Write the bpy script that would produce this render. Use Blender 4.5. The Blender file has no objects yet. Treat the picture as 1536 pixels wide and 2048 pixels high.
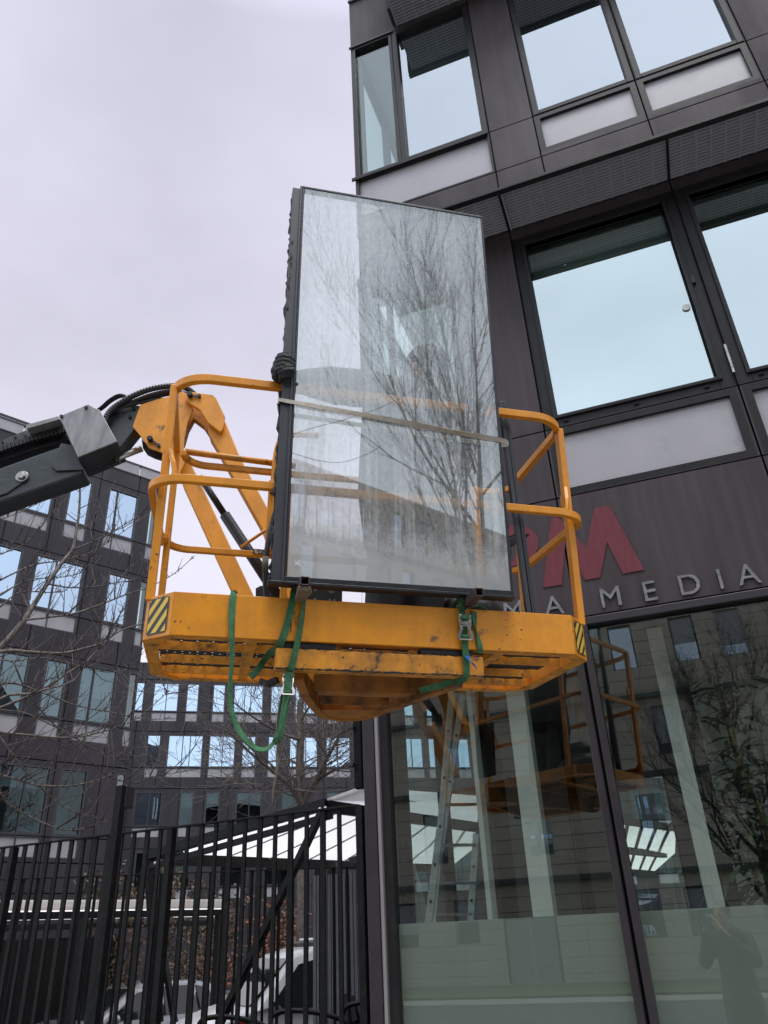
import bpy, bmesh, math, random
from mathutils import Vector, Matrix, noise
random.seed(7)
S = bpy.context.scene
COL = S.collection
PI = math.pi
def rad(a): return math.radians(a)

# ------------------------------------------------------------------ camera
F = 1527.304                                   # focal length in pixels of the 1536 x 2048 photograph
RC = ((0.93601386, 0.34951056, -0.04244698), (-0.2047166, 0.44157599, -0.87346607), (-0.28667057, 0.82587656, 0.4851228))
O = Vector((0, 0, 1.6))
cam = bpy.data.cameras.new('camera'); camo = bpy.data.objects.new('camera', cam); COL.objects.link(camo)
R0, R1, R2 = Vector(RC[0]), Vector(RC[1]), Vector(RC[2])
mc = Matrix((( R0.x, -R1.x, -R2.x, O.x), (R0.y, -R1.y, -R2.y, O.y), (R0.z, -R1.z, -R2.z, O.z), (0, 0, 0, 1)))
camo.matrix_world = mc
cam.sensor_fit = 'VERTICAL'; cam.sensor_height = 36; cam.sensor_width = 27
cam.lens = F / 2048 * 36; cam.clip_start = .05; cam.clip_end = 500
S.camera = camo
S.render.resolution_x = 768; S.render.resolution_y = 1024

# ------------------------------------------------------------------ overcast sky and a veiled sun
W = bpy.data.worlds.new('World'); S.world = W; W.use_nodes = True
nt = W.node_tree; nt.nodes.clear()
def N(t, **k):
    n = nt.nodes.new(t)
    for a, v in k.items(): setattr(n, a, v)
    return n
SUN_EL, SUN_AZ = rad(70), rad(140)             # azimuth measured clockwise from +Y
out = N('ShaderNodeOutputWorld'); bg = N('ShaderNodeBackground'); bg2 = N('ShaderNodeBackground'); addn = N('ShaderNodeAddShader')
sky = N('ShaderNodeTexSky'); sky.sky_type = 'NISHITA'; sky.sun_disc = False
sky.sun_elevation = SUN_EL; sky.sun_rotation = SUN_AZ
tc = N('ShaderNodeTexCoord'); sep = N('ShaderNodeSeparateXYZ')
nt.links.new(tc.outputs['Generated'], sep.inputs[0])
mp = N('ShaderNodeMapping'); mp.inputs['Scale'].default_value = (1.1, 1.1, 2.4)
nz = N('ShaderNodeTexNoise'); nz.inputs['Scale'].default_value = 1.7; nz.inputs['Detail'].default_value = 5; nz.inputs['Roughness'].default_value = .52
nt.links.new(tc.outputs['Generated'], mp.inputs[0]); nt.links.new(mp.outputs[0], nz.inputs['Vector'])
rz = N('ShaderNodeValToRGB')                   # colour by elevation, in the part of the sky ahead
rz.color_ramp.elements[0].position = .0; rz.color_ramp.elements[0].color = (.70, .69, .715, 1)
rz.color_ramp.elements[1].position = .85; rz.color_ramp.elements[1].color = (.405, .395, .475, 1)
e = rz.color_ramp.elements.new(.42); e.color = (0.540, 0.527, 0.613, 1)
nt.links.new(sep.outputs[2], rz.inputs[0])
ry = N('ShaderNodeMapRange'); ry.inputs[1].default_value = .35; ry.inputs[2].default_value = -.5
nt.links.new(sep.outputs[1], ry.inputs[0])
mx = N('ShaderNodeMix', data_type='RGBA'); mx.inputs[7].default_value = (.84, .93, 1.05, 1)
nt.links.new(ry.outputs[0], mx.inputs[0]); nt.links.new(rz.outputs[0], mx.inputs[6])
cr = N('ShaderNodeMapRange'); cr.inputs[1].default_value = .3; cr.inputs[2].default_value = .7; cr.inputs[3].default_value = .88; cr.inputs[4].default_value = 1.18
nt.links.new(nz.outputs[0], cr.inputs[0])
vm = N('ShaderNodeVectorMath', operation='SCALE')
nt.links.new(mx.outputs[2], vm.inputs[0]); nt.links.new(cr.outputs[0], vm.inputs[3])
zb = N('ShaderNodeMapRange'); zb.inputs[1].default_value = .88; zb.inputs[2].default_value = 1.0; zb.inputs[3].default_value = 1; zb.inputs[4].default_value = 3.2
vz = N('ShaderNodeVectorMath', operation='SCALE'); nt.links.new(sep.outputs[2], zb.inputs[0]); nt.links.new(vm.outputs[0], vz.inputs[0]); nt.links.new(zb.outputs[0], vz.inputs[3])
nt.links.new(vz.outputs[0], bg.inputs[0]); bg.inputs[1].default_value = 1.0
nt.links.new(sky.outputs[0], bg2.inputs[0]); bg2.inputs[1].default_value = .006
nt.links.new(bg.outputs[0], addn.inputs[0]); nt.links.new(bg2.outputs[0], addn.inputs[1]); nt.links.new(addn.outputs[0], out.inputs[0])
sun = bpy.data.lights.new('sun', 'SUN'); suno = bpy.data.objects.new('sun', sun); COL.objects.link(suno)
sun.energy = 1.5; sun.angle = rad(30); sun.color = (1, .965, .92)
sd = Vector((math.sin(SUN_AZ) * math.cos(SUN_EL), math.cos(SUN_AZ) * math.cos(SUN_EL), math.sin(SUN_EL)))
suno.rotation_euler = sd.to_track_quat('Z', 'Y').to_euler()
S.view_settings.view_transform = 'Standard'; S.view_settings.look = 'None'; S.view_settings.exposure = .56; S.view_settings.gamma = 1
S.render.engine = 'CYCLES'
S.cycles.max_bounces = 10; S.cycles.transparent_max_bounces = 24; S.cycles.glossy_bounces = 4; S.cycles.diffuse_bounces = 3
S.cycles.use_denoising = True; S.cycles.caustics_reflective = False; S.cycles.caustics_refractive = False

# ------------------------------------------------------------------ picture rays -> points of the place
def ray(x, y):
    a, b = (x - 768) / F, (y - 1024) / F
    return R0 * a + R1 * b + R2
def onY(x, y, Y): v = ray(x, y); return O + v * (Y / v.y)
def onZ(x, y, Z): v = ray(x, y); return O + v * ((Z - O.z) / v.z)
def atR(x, y, r): v = ray(x, y); return O + v * (r / math.hypot(v.x, v.y))
def onP(x, y, p0, n): v = ray(x, y); return O + v * ((p0 - O).dot(n) / v.dot(n))

# ------------------------------------------------------------------ materials
MATS = {}
def mat(name, col, rough=.6, metal=0, var=0, vscale=3, bump=0, bscale=40, spec=.5, col2=None, lo=.4, hi=.6, stretch=(1, 1, 1), coat=0, thr=None, rvar=0, isl=0, streak=0, chips=None):
    """Principled material: base colour with a noise between col and col2, and a noise bump"""
    m = bpy.data.materials.new(name); m.use_nodes = True; t = m.node_tree; L = t.links
    b = t.nodes['Principled BSDF']
    b.inputs['Base Color'].default_value = (*col, 1); b.inputs['Roughness'].default_value = rough
    b.inputs['Metallic'].default_value = metal; b.inputs['Specular IOR Level'].default_value = spec
    if coat: b.inputs['Coat Weight'].default_value = coat; b.inputs['Coat Roughness'].default_value = .15
    tc = t.nodes.new('ShaderNodeTexCoord'); mp = t.nodes.new('ShaderNodeMapping'); mp.inputs['Scale'].default_value = stretch
    L.new(tc.outputs['Object'], mp.inputs[0])
    cur = None
    if var or col2:
        n = t.nodes.new('ShaderNodeTexNoise'); n.inputs['Scale'].default_value = vscale; n.inputs['Detail'].default_value = 6; n.inputs['Roughness'].default_value = .62
        L.new(mp.outputs[0], n.inputs['Vector'])
        r = t.nodes.new('ShaderNodeMapRange'); r.inputs[1].default_value = lo; r.inputs[2].default_value = hi
        L.new(n.outputs[0], r.inputs[0])
        x = t.nodes.new('ShaderNodeMix'); x.data_type = 'RGBA'
        c2 = col2 if col2 else tuple(c * (1 - var) for c in col)
        x.inputs[6].default_value = (*col, 1); x.inputs[7].default_value = (*c2, 1)
        L.new(r.outputs[0], x.inputs[0]); cur = x.outputs[2]
        if rvar:
            q = t.nodes.new('ShaderNodeMapRange'); q.inputs[3].default_value = rough; q.inputs[4].default_value = rough + rvar
            L.new(r.outputs[0], q.inputs[0]); L.new(q.outputs[0], b.inputs['Roughness'])
    if thr:                                     # spots of another colour: (colour, scale, from, to)
        n = t.nodes.new('ShaderNodeTexNoise'); n.inputs['Scale'].default_value = thr[1]; n.inputs['Detail'].default_value = 7; n.inputs['Roughness'].default_value = .7
        L.new(tc.outputs['Object'], n.inputs['Vector'])
        r = t.nodes.new('ShaderNodeMapRange'); r.inputs[1].default_value = thr[2]; r.inputs[2].default_value = thr[3]
        L.new(n.outputs[0], r.inputs[0])
        x = t.nodes.new('ShaderNodeMix'); x.data_type = 'RGBA'; x.inputs[7].default_value = (*thr[0], 1)
        if cur: L.new(cur, x.inputs[6])
        else: x.inputs[6].default_value = (*col, 1)
        L.new(r.outputs[0], x.inputs[0]); cur = x.outputs[2]
    def mulc(cur, fac):
        v = t.nodes.new('ShaderNodeVectorMath'); v.operation = 'SCALE'
        if cur: L.new(cur, v.inputs[0])
        else: v.inputs[0].default_value = col
        L.new(fac, v.inputs[3]); return v.outputs[0]
    if isl:                                     # every panel of a cladding slightly its own tone
        g = t.nodes.new('ShaderNodeNewGeometry'); r = t.nodes.new('ShaderNodeMapRange'); r.inputs[3].default_value = 1 - isl; r.inputs[4].default_value = 1 + isl
        L.new(g.outputs['Random Per Island'], r.inputs[0]); cur = mulc(cur, r.outputs[0])
    if streak:                                  # rain streaks
        q = t.nodes.new('ShaderNodeMapping'); q.inputs['Scale'].default_value = (9, 9, .35); L.new(tc.outputs['Object'], q.inputs[0])
        n = t.nodes.new('ShaderNodeTexNoise'); n.inputs['Scale'].default_value = 2.2; n.inputs['Detail'].default_value = 6; n.inputs['Roughness'].default_value = .65; L.new(q.outputs[0], n.inputs['Vector'])
        r = t.nodes.new('ShaderNodeMapRange'); r.inputs[1].default_value = .38; r.inputs[2].default_value = .68; r.inputs[3].default_value = 1 - streak; r.inputs[4].default_value = 1 + streak
        L.new(n.outputs[0], r.inputs[0]); cur = mulc(cur, r.outputs[0])
    if chips:                                   # (colour, scale, threshold): small hard-edged chips in the paint
        n = t.nodes.new('ShaderNodeTexNoise'); n.inputs['Scale'].default_value = chips[1]; n.inputs['Detail'].default_value = 3; n.inputs['Roughness'].default_value = .55; L.new(tc.outputs['Object'], n.inputs['Vector'])
        n2 = t.nodes.new('ShaderNodeTexNoise'); n2.inputs['Scale'].default_value = 3.1; n2.inputs['Detail'].default_value = 2; L.new(tc.outputs['Object'], n2.inputs['Vector'])
        ad = t.nodes.new('ShaderNodeMath'); ad.operation = 'MULTIPLY_ADD'; ad.inputs[1].default_value = .45; L.new(n2.outputs[0], ad.inputs[0]); L.new(n.outputs[0], ad.inputs[2])
        r = t.nodes.new('ShaderNodeMapRange'); r.inputs[1].default_value = chips[2]; r.inputs[2].default_value = chips[2] + .012; L.new(ad.outputs[0], r.inputs[0])
        x = t.nodes.new('ShaderNodeMix'); x.data_type = 'RGBA'; x.inputs[7].default_value = (*chips[0], 1)
        if cur: L.new(cur, x.inputs[6])
        L.new(r.outputs[0], x.inputs[0]); cur = x.outputs[2]
    if cur: L.new(cur, b.inputs['Base Color'])
    if bump:
        n = t.nodes.new('ShaderNodeTexNoise'); n.inputs['Scale'].default_value = bscale; n.inputs['Detail'].default_value = 4
        L.new(mp.outputs[0], n.inputs['Vector'])
        p = t.nodes.new('ShaderNodeBump'); p.inputs['Strength'].default_value = bump; p.inputs['Distance'].default_value = .01
        L.new(n.outputs[0], p.inputs['Height']); L.new(p.outputs[0], b.inputs['Normal'])
    MATS[name] = m
    return m
def glass(name, refl, trans, rtint=(1, 1, 1), rough=.0, haze=0, hcol=(.6, .65, .65), wav=0, dirt=None):
    """a pane: mirror part, see-through part and a film of dust (haze)"""
    m = bpy.data.materials.new(name); m.use_nodes = True; t = m.node_tree; L = t.links; t.nodes.clear()
    o = t.nodes.new('ShaderNodeOutputMaterial'); tr = t.nodes.new('ShaderNodeBsdfTransparent'); tr.inputs[0].default_value = (*trans, 1)
    g = t.nodes.new('ShaderNodeBsdfGlossy'); g.inputs[0].default_value = (*rtint, 1); g.inputs['Roughness'].default_value = rough
    ge = t.nodes.new('ShaderNodeNewGeometry'); dt = t.nodes.new('ShaderNodeVectorMath'); dt.operation = 'DOT_PRODUCT'
    L.new(ge.outputs['Normal'], dt.inputs[0]); L.new(ge.outputs['Incoming'], dt.inputs[1])
    ab = t.nodes.new('ShaderNodeMath'); ab.operation = 'ABSOLUTE'; L.new(dt.outputs['Value'], ab.inputs[0])
    iv = t.nodes.new('ShaderNodeMath'); iv.operation = 'SUBTRACT'; iv.inputs[0].default_value = 1; L.new(ab.outputs[0], iv.inputs[1])
    pw = t.nodes.new('ShaderNodeMath'); pw.operation = 'POWER'; pw.inputs[1].default_value = 5; L.new(iv.outputs[0], pw.inputs[0])
    r0 = min(.95, refl + .04)
    a = t.nodes.new('ShaderNodeMath'); a.operation = 'MULTIPLY_ADD'; a.inputs[1].default_value = 1 - r0; a.inputs[2].default_value = r0; a.use_clamp = True
    L.new(pw.outputs[0], a.inputs[0])
    tc = t.nodes.new('ShaderNodeTexCoord')
    if wav:
        n = t.nodes.new('ShaderNodeTexNoise'); n.inputs['Scale'].default_value = 1.3; n.inputs['Detail'].default_value = 1
        L.new(tc.outputs['Object'], n.inputs['Vector'])
        p = t.nodes.new('ShaderNodeBump'); p.inputs['Strength'].default_value = wav; p.inputs['Distance'].default_value = .02
        L.new(n.outputs[0], p.inputs['Height']); L.new(p.outputs[0], g.inputs['Normal'])
    base = tr.outputs[0]
    if haze or dirt:
        d = t.nodes.new('ShaderNodeBsdfDiffuse'); d.inputs[0].default_value = (*hcol, 1)
        tl = t.nodes.new('ShaderNodeBsdfTranslucent'); tl.inputs[0].default_value = (*hcol, 1)
        ad = t.nodes.new('ShaderNodeMixShader'); ad.inputs[0].default_value = .5
        L.new(d.outputs[0], ad.inputs[1]); L.new(tl.outputs[0], ad.inputs[2])
        mh = t.nodes.new('ShaderNodeMixShader'); mh.inputs[0].default_value = haze
        L.new(tr.outputs[0], mh.inputs[1]); L.new(ad.outputs[0], mh.inputs[2]); base = mh.outputs[0]
        if dirt: L.new(dirt(t, L, tc), mh.inputs[0])
    mix = t.nodes.new('ShaderNodeMixShader'); L.new(a.outputs[0], mix.inputs[0]); L.new(base, mix.inputs[1]); L.new(g.outputs[0], mix.inputs[2])
    L.new(mix.outputs[0], o.inputs[0]); MATS[name] = m
    return m
def M(n): return MATS[n]

mat('cladding', (.071, .057, .062), .5, var=.25, vscale=1.2, bump=.05, bscale=3, spec=.16, stretch=(1, 1, .25), rvar=.15, isl=.10, streak=.13)
mat('cladding_far', (.040, .035, .041), .5, var=.25, vscale=.6, spec=.2, stretch=(1, 1, .3), isl=.14, streak=.14)
mat('joint', (.006, .006, .008), .9)
mat('frame', (.022, .020, .022), .45, spec=.2, var=.3, vscale=6, bump=.04, bscale=60, thr=((.12, .11, .11), 25, .66, .8))
mat('frame_far', (.03, .03, .034), .5)
mat('spandrel', (.40, .375, .40), .34, var=.07, vscale=2.2, spec=.5, thr=((.30, .285, .30), 5, .55, .85))
mat('spandrel_far', (.30, .285, .30), .4, var=.15, vscale=1.5)
mat('louvre', (.42, .43, .49), .35)
mat('logo', (.175, .042, .055), .6, var=.12, vscale=9, spec=.2, thr=((.13, .045, .05), 14, .6, .75), stretch=(3, 3, .7))
mat('letter', (.22, .22, .23), .45, var=.35, vscale=14, bump=.3, bscale=60)
mat('halo', (.13, .11, .115), .6, var=.3, vscale=20)
mat('yellow', (.82, .31, .016), .36, var=.16, vscale=7, bump=.10, bscale=25, spec=.5, thr=((.15, .08, .035), 8, .60, .70), rvar=.12, streak=.06, chips=((.07, .04, .02), 48, .95))
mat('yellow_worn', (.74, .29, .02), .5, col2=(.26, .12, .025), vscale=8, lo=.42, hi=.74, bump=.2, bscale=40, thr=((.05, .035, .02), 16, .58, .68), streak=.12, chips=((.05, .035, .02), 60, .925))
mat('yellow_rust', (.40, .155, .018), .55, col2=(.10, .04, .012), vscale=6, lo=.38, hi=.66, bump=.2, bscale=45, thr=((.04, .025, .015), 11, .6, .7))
mat('boom_paint', (.050, .058, .066), .38, var=.35, vscale=5, bump=.1, bscale=30, thr=((.12, .13, .13), 18, .62, .8))
mat('boom_dark', (.018, .019, .022), .45, var=.4, vscale=14, bump=.3, bscale=60)
mat('cover_plate', (.30, .295, .30), .4, metal=.3, col2=(.19, .19, .195), vscale=9, lo=.35, hi=.65, stretch=(3, 3, .7))
mat('chrome', (.62, .60, .55), .3, metal=.8)
mat('steel', (.42, .41, .39), .3, metal=1, var=.4, vscale=30)
mat('rubber', (.014, .014, .016), .6, var=.3, vscale=30)
mat('hose', (.018, .018, .022), .42)
mat('grating', (.028, .024, .022), .7, var=.4, vscale=30)
mat('strap_green', (.06, .20, .09), .8, var=.45, vscale=14, bump=.6, bscale=220, thr=((.02, .07, .03), 12, .6, .75))
mat('strap_khaki', (.17, .15, .11), .85, var=.4, vscale=10)
mat('blue_tag', (.02, .17, .50), .6, var=.2, vscale=20)
mat('tape', (.50, .46, .40), .7, col2=(.36, .30, .22), vscale=12, lo=.35, hi=.7, bump=.3, bscale=80)
mat('tube_steel', (.055, .038, .036), .5, col2=(.20, .05, .04), vscale=9, lo=.5, hi=.75, bump=.3, bscale=60)
mat('wood', (.20, .15, .10), .8, col2=(.08, .06, .045), vscale=20, lo=.4, hi=.7, stretch=(1, 6, 6), bump=.4, bscale=60)
mat('seal', (.010, .011, .015), .36, var=.3, vscale=20, bump=.2, bscale=40)
mat('mastic', (.010, .011, .014), .6, bump=.8, bscale=70)
mat('profile_dark', (.045, .047, .056), .36, var=.3, vscale=12, stretch=(1, 1, .2))
mat('hazard_black', (.03, .03, .035), .45)
mat('hazard_yellow', (.82, .55, .06), .4, var=.1, vscale=12)
mat('white_paint', (.78, .78, .78), .5)
mat('decal', (.55, .52, .47), .5, col2=(.06, .06, .06), vscale=90, lo=.46, hi=.5)
mat('fence_black', (.006, .0056, .0065), .5, var=.4, vscale=14, bump=.35, bscale=90, spec=.2, thr=((.014, .0125, .013), 30, .5, .66))
mat('column', (.040, .033, .037), .34, var=.2, vscale=4)
mat('column_bright', (.45, .43, .43), .3, metal=.6)
mat('bark', (.085, .068, .062), .8, var=.5, vscale=14, bump=.6, bscale=60)
mat('bark_light', (.17, .14, .125), .75, var=.5, vscale=20, bump=.5, bscale=60)
mat('twig', (.075, .05, .047), .6, var=.4, vscale=25)
mat('bark_dark', (.028, .026, .024), .85)
mat('asphalt', (.055, .055, .057), .8, var=.3, vscale=2, bump=.4, bscale=90)
mat('paving', (.30, .29, .27), .8, var=.25, vscale=1.5, bump=.2, bscale=60)
mat('lawn', (.045, .085, .022), .9, col2=(.09, .10, .03), vscale=3, bump=.9, bscale=60)
mat('kerb', (.28, .27, .25), .8, var=.2, vscale=5)
mat('roof_white', (.70, .68, .655), .6, var=.16, vscale=2.5, stretch=(1, 4, 1))
_t = M('roof_white').node_tree; _b = _t.nodes['Principled BSDF']; _tl = _t.nodes.new('ShaderNodeBsdfTranslucent'); _tl.inputs[0].default_value = (.86, .83, .80, 1); _mx = _t.nodes.new('ShaderNodeMixShader'); _mx.inputs[0].default_value = .88
_t.links.new(_b.outputs[0], _mx.inputs[1]); _t.links.new(_tl.outputs[0], _mx.inputs[2]); _t.links.new(_mx.outputs[0], [n for n in _t.nodes if n.type == 'OUTPUT_MATERIAL'][0].inputs[0])
mat('car_white', (.72, .72, .72), .2, spec=.6, coat=.6)
mat('car_silver', (.42, .43, .45), .25, metal=.55, coat=.6)
mat('car_glass', (.012, .018, .018), .05, spec=.8)
mat('car_trim', (.02, .02, .022), .5)
mat('car_red', (.30, .01, .015), .3)
mat('car_orange', (.85, .16, .02), .35)
mat('rim', (.30, .30, .31), .35, metal=.7)
mat('grey_panel', (.16, .16, .165), .6, var=.15, vscale=5)
mat('leaf_red', (.19, .06, .03), .8, col2=(.10, .05, .025), vscale=8)
mat('leaf_brown', (.13, .08, .05), .85, col2=(.06, .05, .03), vscale=8)
mat('leaf_green', (.025, .055, .025), .45, col2=(.05, .09, .035), vscale=10)
mat('cane', (.42, .36, .17), .6, var=.3, vscale=14, stretch=(1, 1, 4))
mat('stone', (.50, .46, .385), .8, var=.14, vscale=.9, bump=.1, bscale=30)
mat('stone_dark', (.12, .11, .10), .8, var=.2, vscale=1)
mat('ledge', (.075, .085, .08), .6)
mat('shutter', (.34, .36, .39), .5)
mat('interior_white', (.80, .84, .80), .7, var=.06, vscale=1.5)
mat('interior_grey', (.22, .22, .22), .8, var=.2, vscale=1)
mat('interior_dark', (.075, .07, .072), .8, var=.3, vscale=1)
mat('ceiling', (.50, .52, .53), .8)
mat('blind', (.80, .84, .82), .7, var=.05, vscale=1.2)
_t = M('blind').node_tree; _b = _t.nodes['Principled BSDF']; _tl = _t.nodes.new('ShaderNodeBsdfTranslucent'); _tl.inputs[0].default_value = (.8, .86, .82, 1); _mx = _t.nodes.new('ShaderNodeMixShader'); _mx.inputs[0].default_value = .55
_t.links.new(_b.outputs[0], _mx.inputs[1]); _t.links.new(_tl.outputs[0], _mx.inputs[2]); _t.links.new(_mx.outputs[0], [n for n in _t.nodes if n.type == 'OUTPUT_MATERIAL'][0].inputs[0])
mat('alu', (.72, .74, .72), .4, metal=.15, var=.25, vscale=15)
mat('jacket', (.030, .032, .037), .8, var=.35, vscale=6, bump=.6, bscale=11)
mat('trouser', (.045, .046, .05), .8, var=.35, vscale=8, bump=.6, bscale=14)
mat('glove', (.012, .012, .014), .7, bump=.5, bscale=70)
mat('boot', (.016, .014, .013), .5)
mat('skin', (.45, .25, .18), .5, var=.1, vscale=12)
mat('hair', (.03, .022, .016), .7)
mat('phone', (.02, .02, .022), .15)
mat('bag', (.011, .011, .012), .5, var=.4, vscale=9, bump=.5, bscale=25)
glass('pane_sky', .46, (.66, .78, .73), (.88, .98, 1), wav=.02)
glass('pane_upper', .40, (.55, .62, .66), (.90, .94, 1), wav=.02)
glass('pane_corner', .12, (.76, .90, .86), (.95, 1, 1))
glass('pane_ground', .17, (.80, .86, .82), (.88, .96, .93), wav=.015)
glass('pane_far', .60, (.40, .46, .50), (.68, .83, 1), wav=.03)
glass('pane_dimmed', .16, (.40, .50, .50), (.62, .80, .84), wav=.03)  # copy of the far pane, dimmer reflection of the surroundings put into the glass
glass('pane_darkened', .03, (.34, .42, .42), (.6, .75, .78), wav=.03)  # darkest copy for lower rows, dark reflections put into the glass itself
glass('film', .0, (.35, .40, .37), (1, 1, 1), rough=.3, haze=.74, hcol=(.66, .70, .65))
glass('grille_gap', .0, (1, 1, 1))
def drips(t, L, tc):
    """dried runs of water and condensation, more of it near the bottom edge"""
    def nz(scale, st, det=6, rg=.6):
        mp = t.nodes.new('ShaderNodeMapping'); mp.inputs['Scale'].default_value = st; L.new(tc.outputs['Object'], mp.inputs[0])
        n = t.nodes.new('ShaderNodeTexNoise'); n.inputs['Scale'].default_value = scale; n.inputs['Detail'].default_value = det; n.inputs['Roughness'].default_value = rg
        L.new(mp.outputs[0], n.inputs['Vector']); return n.outputs[0]
    def mr(s, a, b, c, d):
        r = t.nodes.new('ShaderNodeMapRange'); L.new(s, r.inputs[0])
        for i, v in enumerate((a, b, c, d)): r.inputs[i + 1].default_value = v
        return r.outputs[0]
    def op(o, a, b, cl=False):
        m = t.nodes.new('ShaderNodeMath'); m.operation = o; m.use_clamp = cl
        for i, s in enumerate((a, b)):
            if isinstance(s, (int, float)): m.inputs[i].default_value = s
            else: L.new(s, m.inputs[i])
        return m.outputs[0]
    run = mr(nz(26, (1, 1, .035), 7, .7), .48, .66, 0, .42)
    thin = mr(nz(75, (1, 1, .02), 3, .5), .62, .68, 0, .38)
    soft = mr(nz(3.2, (1, 1, .45), 5, .6), .3, .7, .24, .42)
    fine = mr(nz(60, (1, 1, .5), 6, .7), .42, .62, .7, 1.15)
    sep = t.nodes.new('ShaderNodeSeparateXYZ'); L.new(tc.outputs['Object'], sep.inputs[0])
    edge = op('ADD', sep.outputs[2], mr(nz(9, (1, 1, 1), 6, .7), .3, .7, -.07, .07))
    fog = mr(edge, .04, .26, .70, .0)
    spk = mr(nz(130, (1, 1, .7), 3, .7), .50, .60, .0, .5)
    band = op('MULTIPLY', mr(edge, .05, .3, 1, 0), spk)
    fz = mr(sep.outputs[2], .2, 1.2, 1.15, .75)
    tot = op('ADD', op('MULTIPLY', op('ADD', run, thin), fz), soft)
    tot = op('ADD', tot, mr(sep.outputs[0], .0, .5, .27, .0))
    tot = op('MULTIPLY', tot, fine)
    tot = op('ADD', tot, fog, True)
    return op('MINIMUM', op('ADD', tot, band, True), .92)
glass('pane_dirty', .13, (.90, .93, .92), (.97, 1, 1), rough=.012, haze=.1, hcol=(.74, .77, .76), dirt=drips)
glass('pane_clear', .03, (.95, .97, .96), (1, 1, 1))

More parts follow.
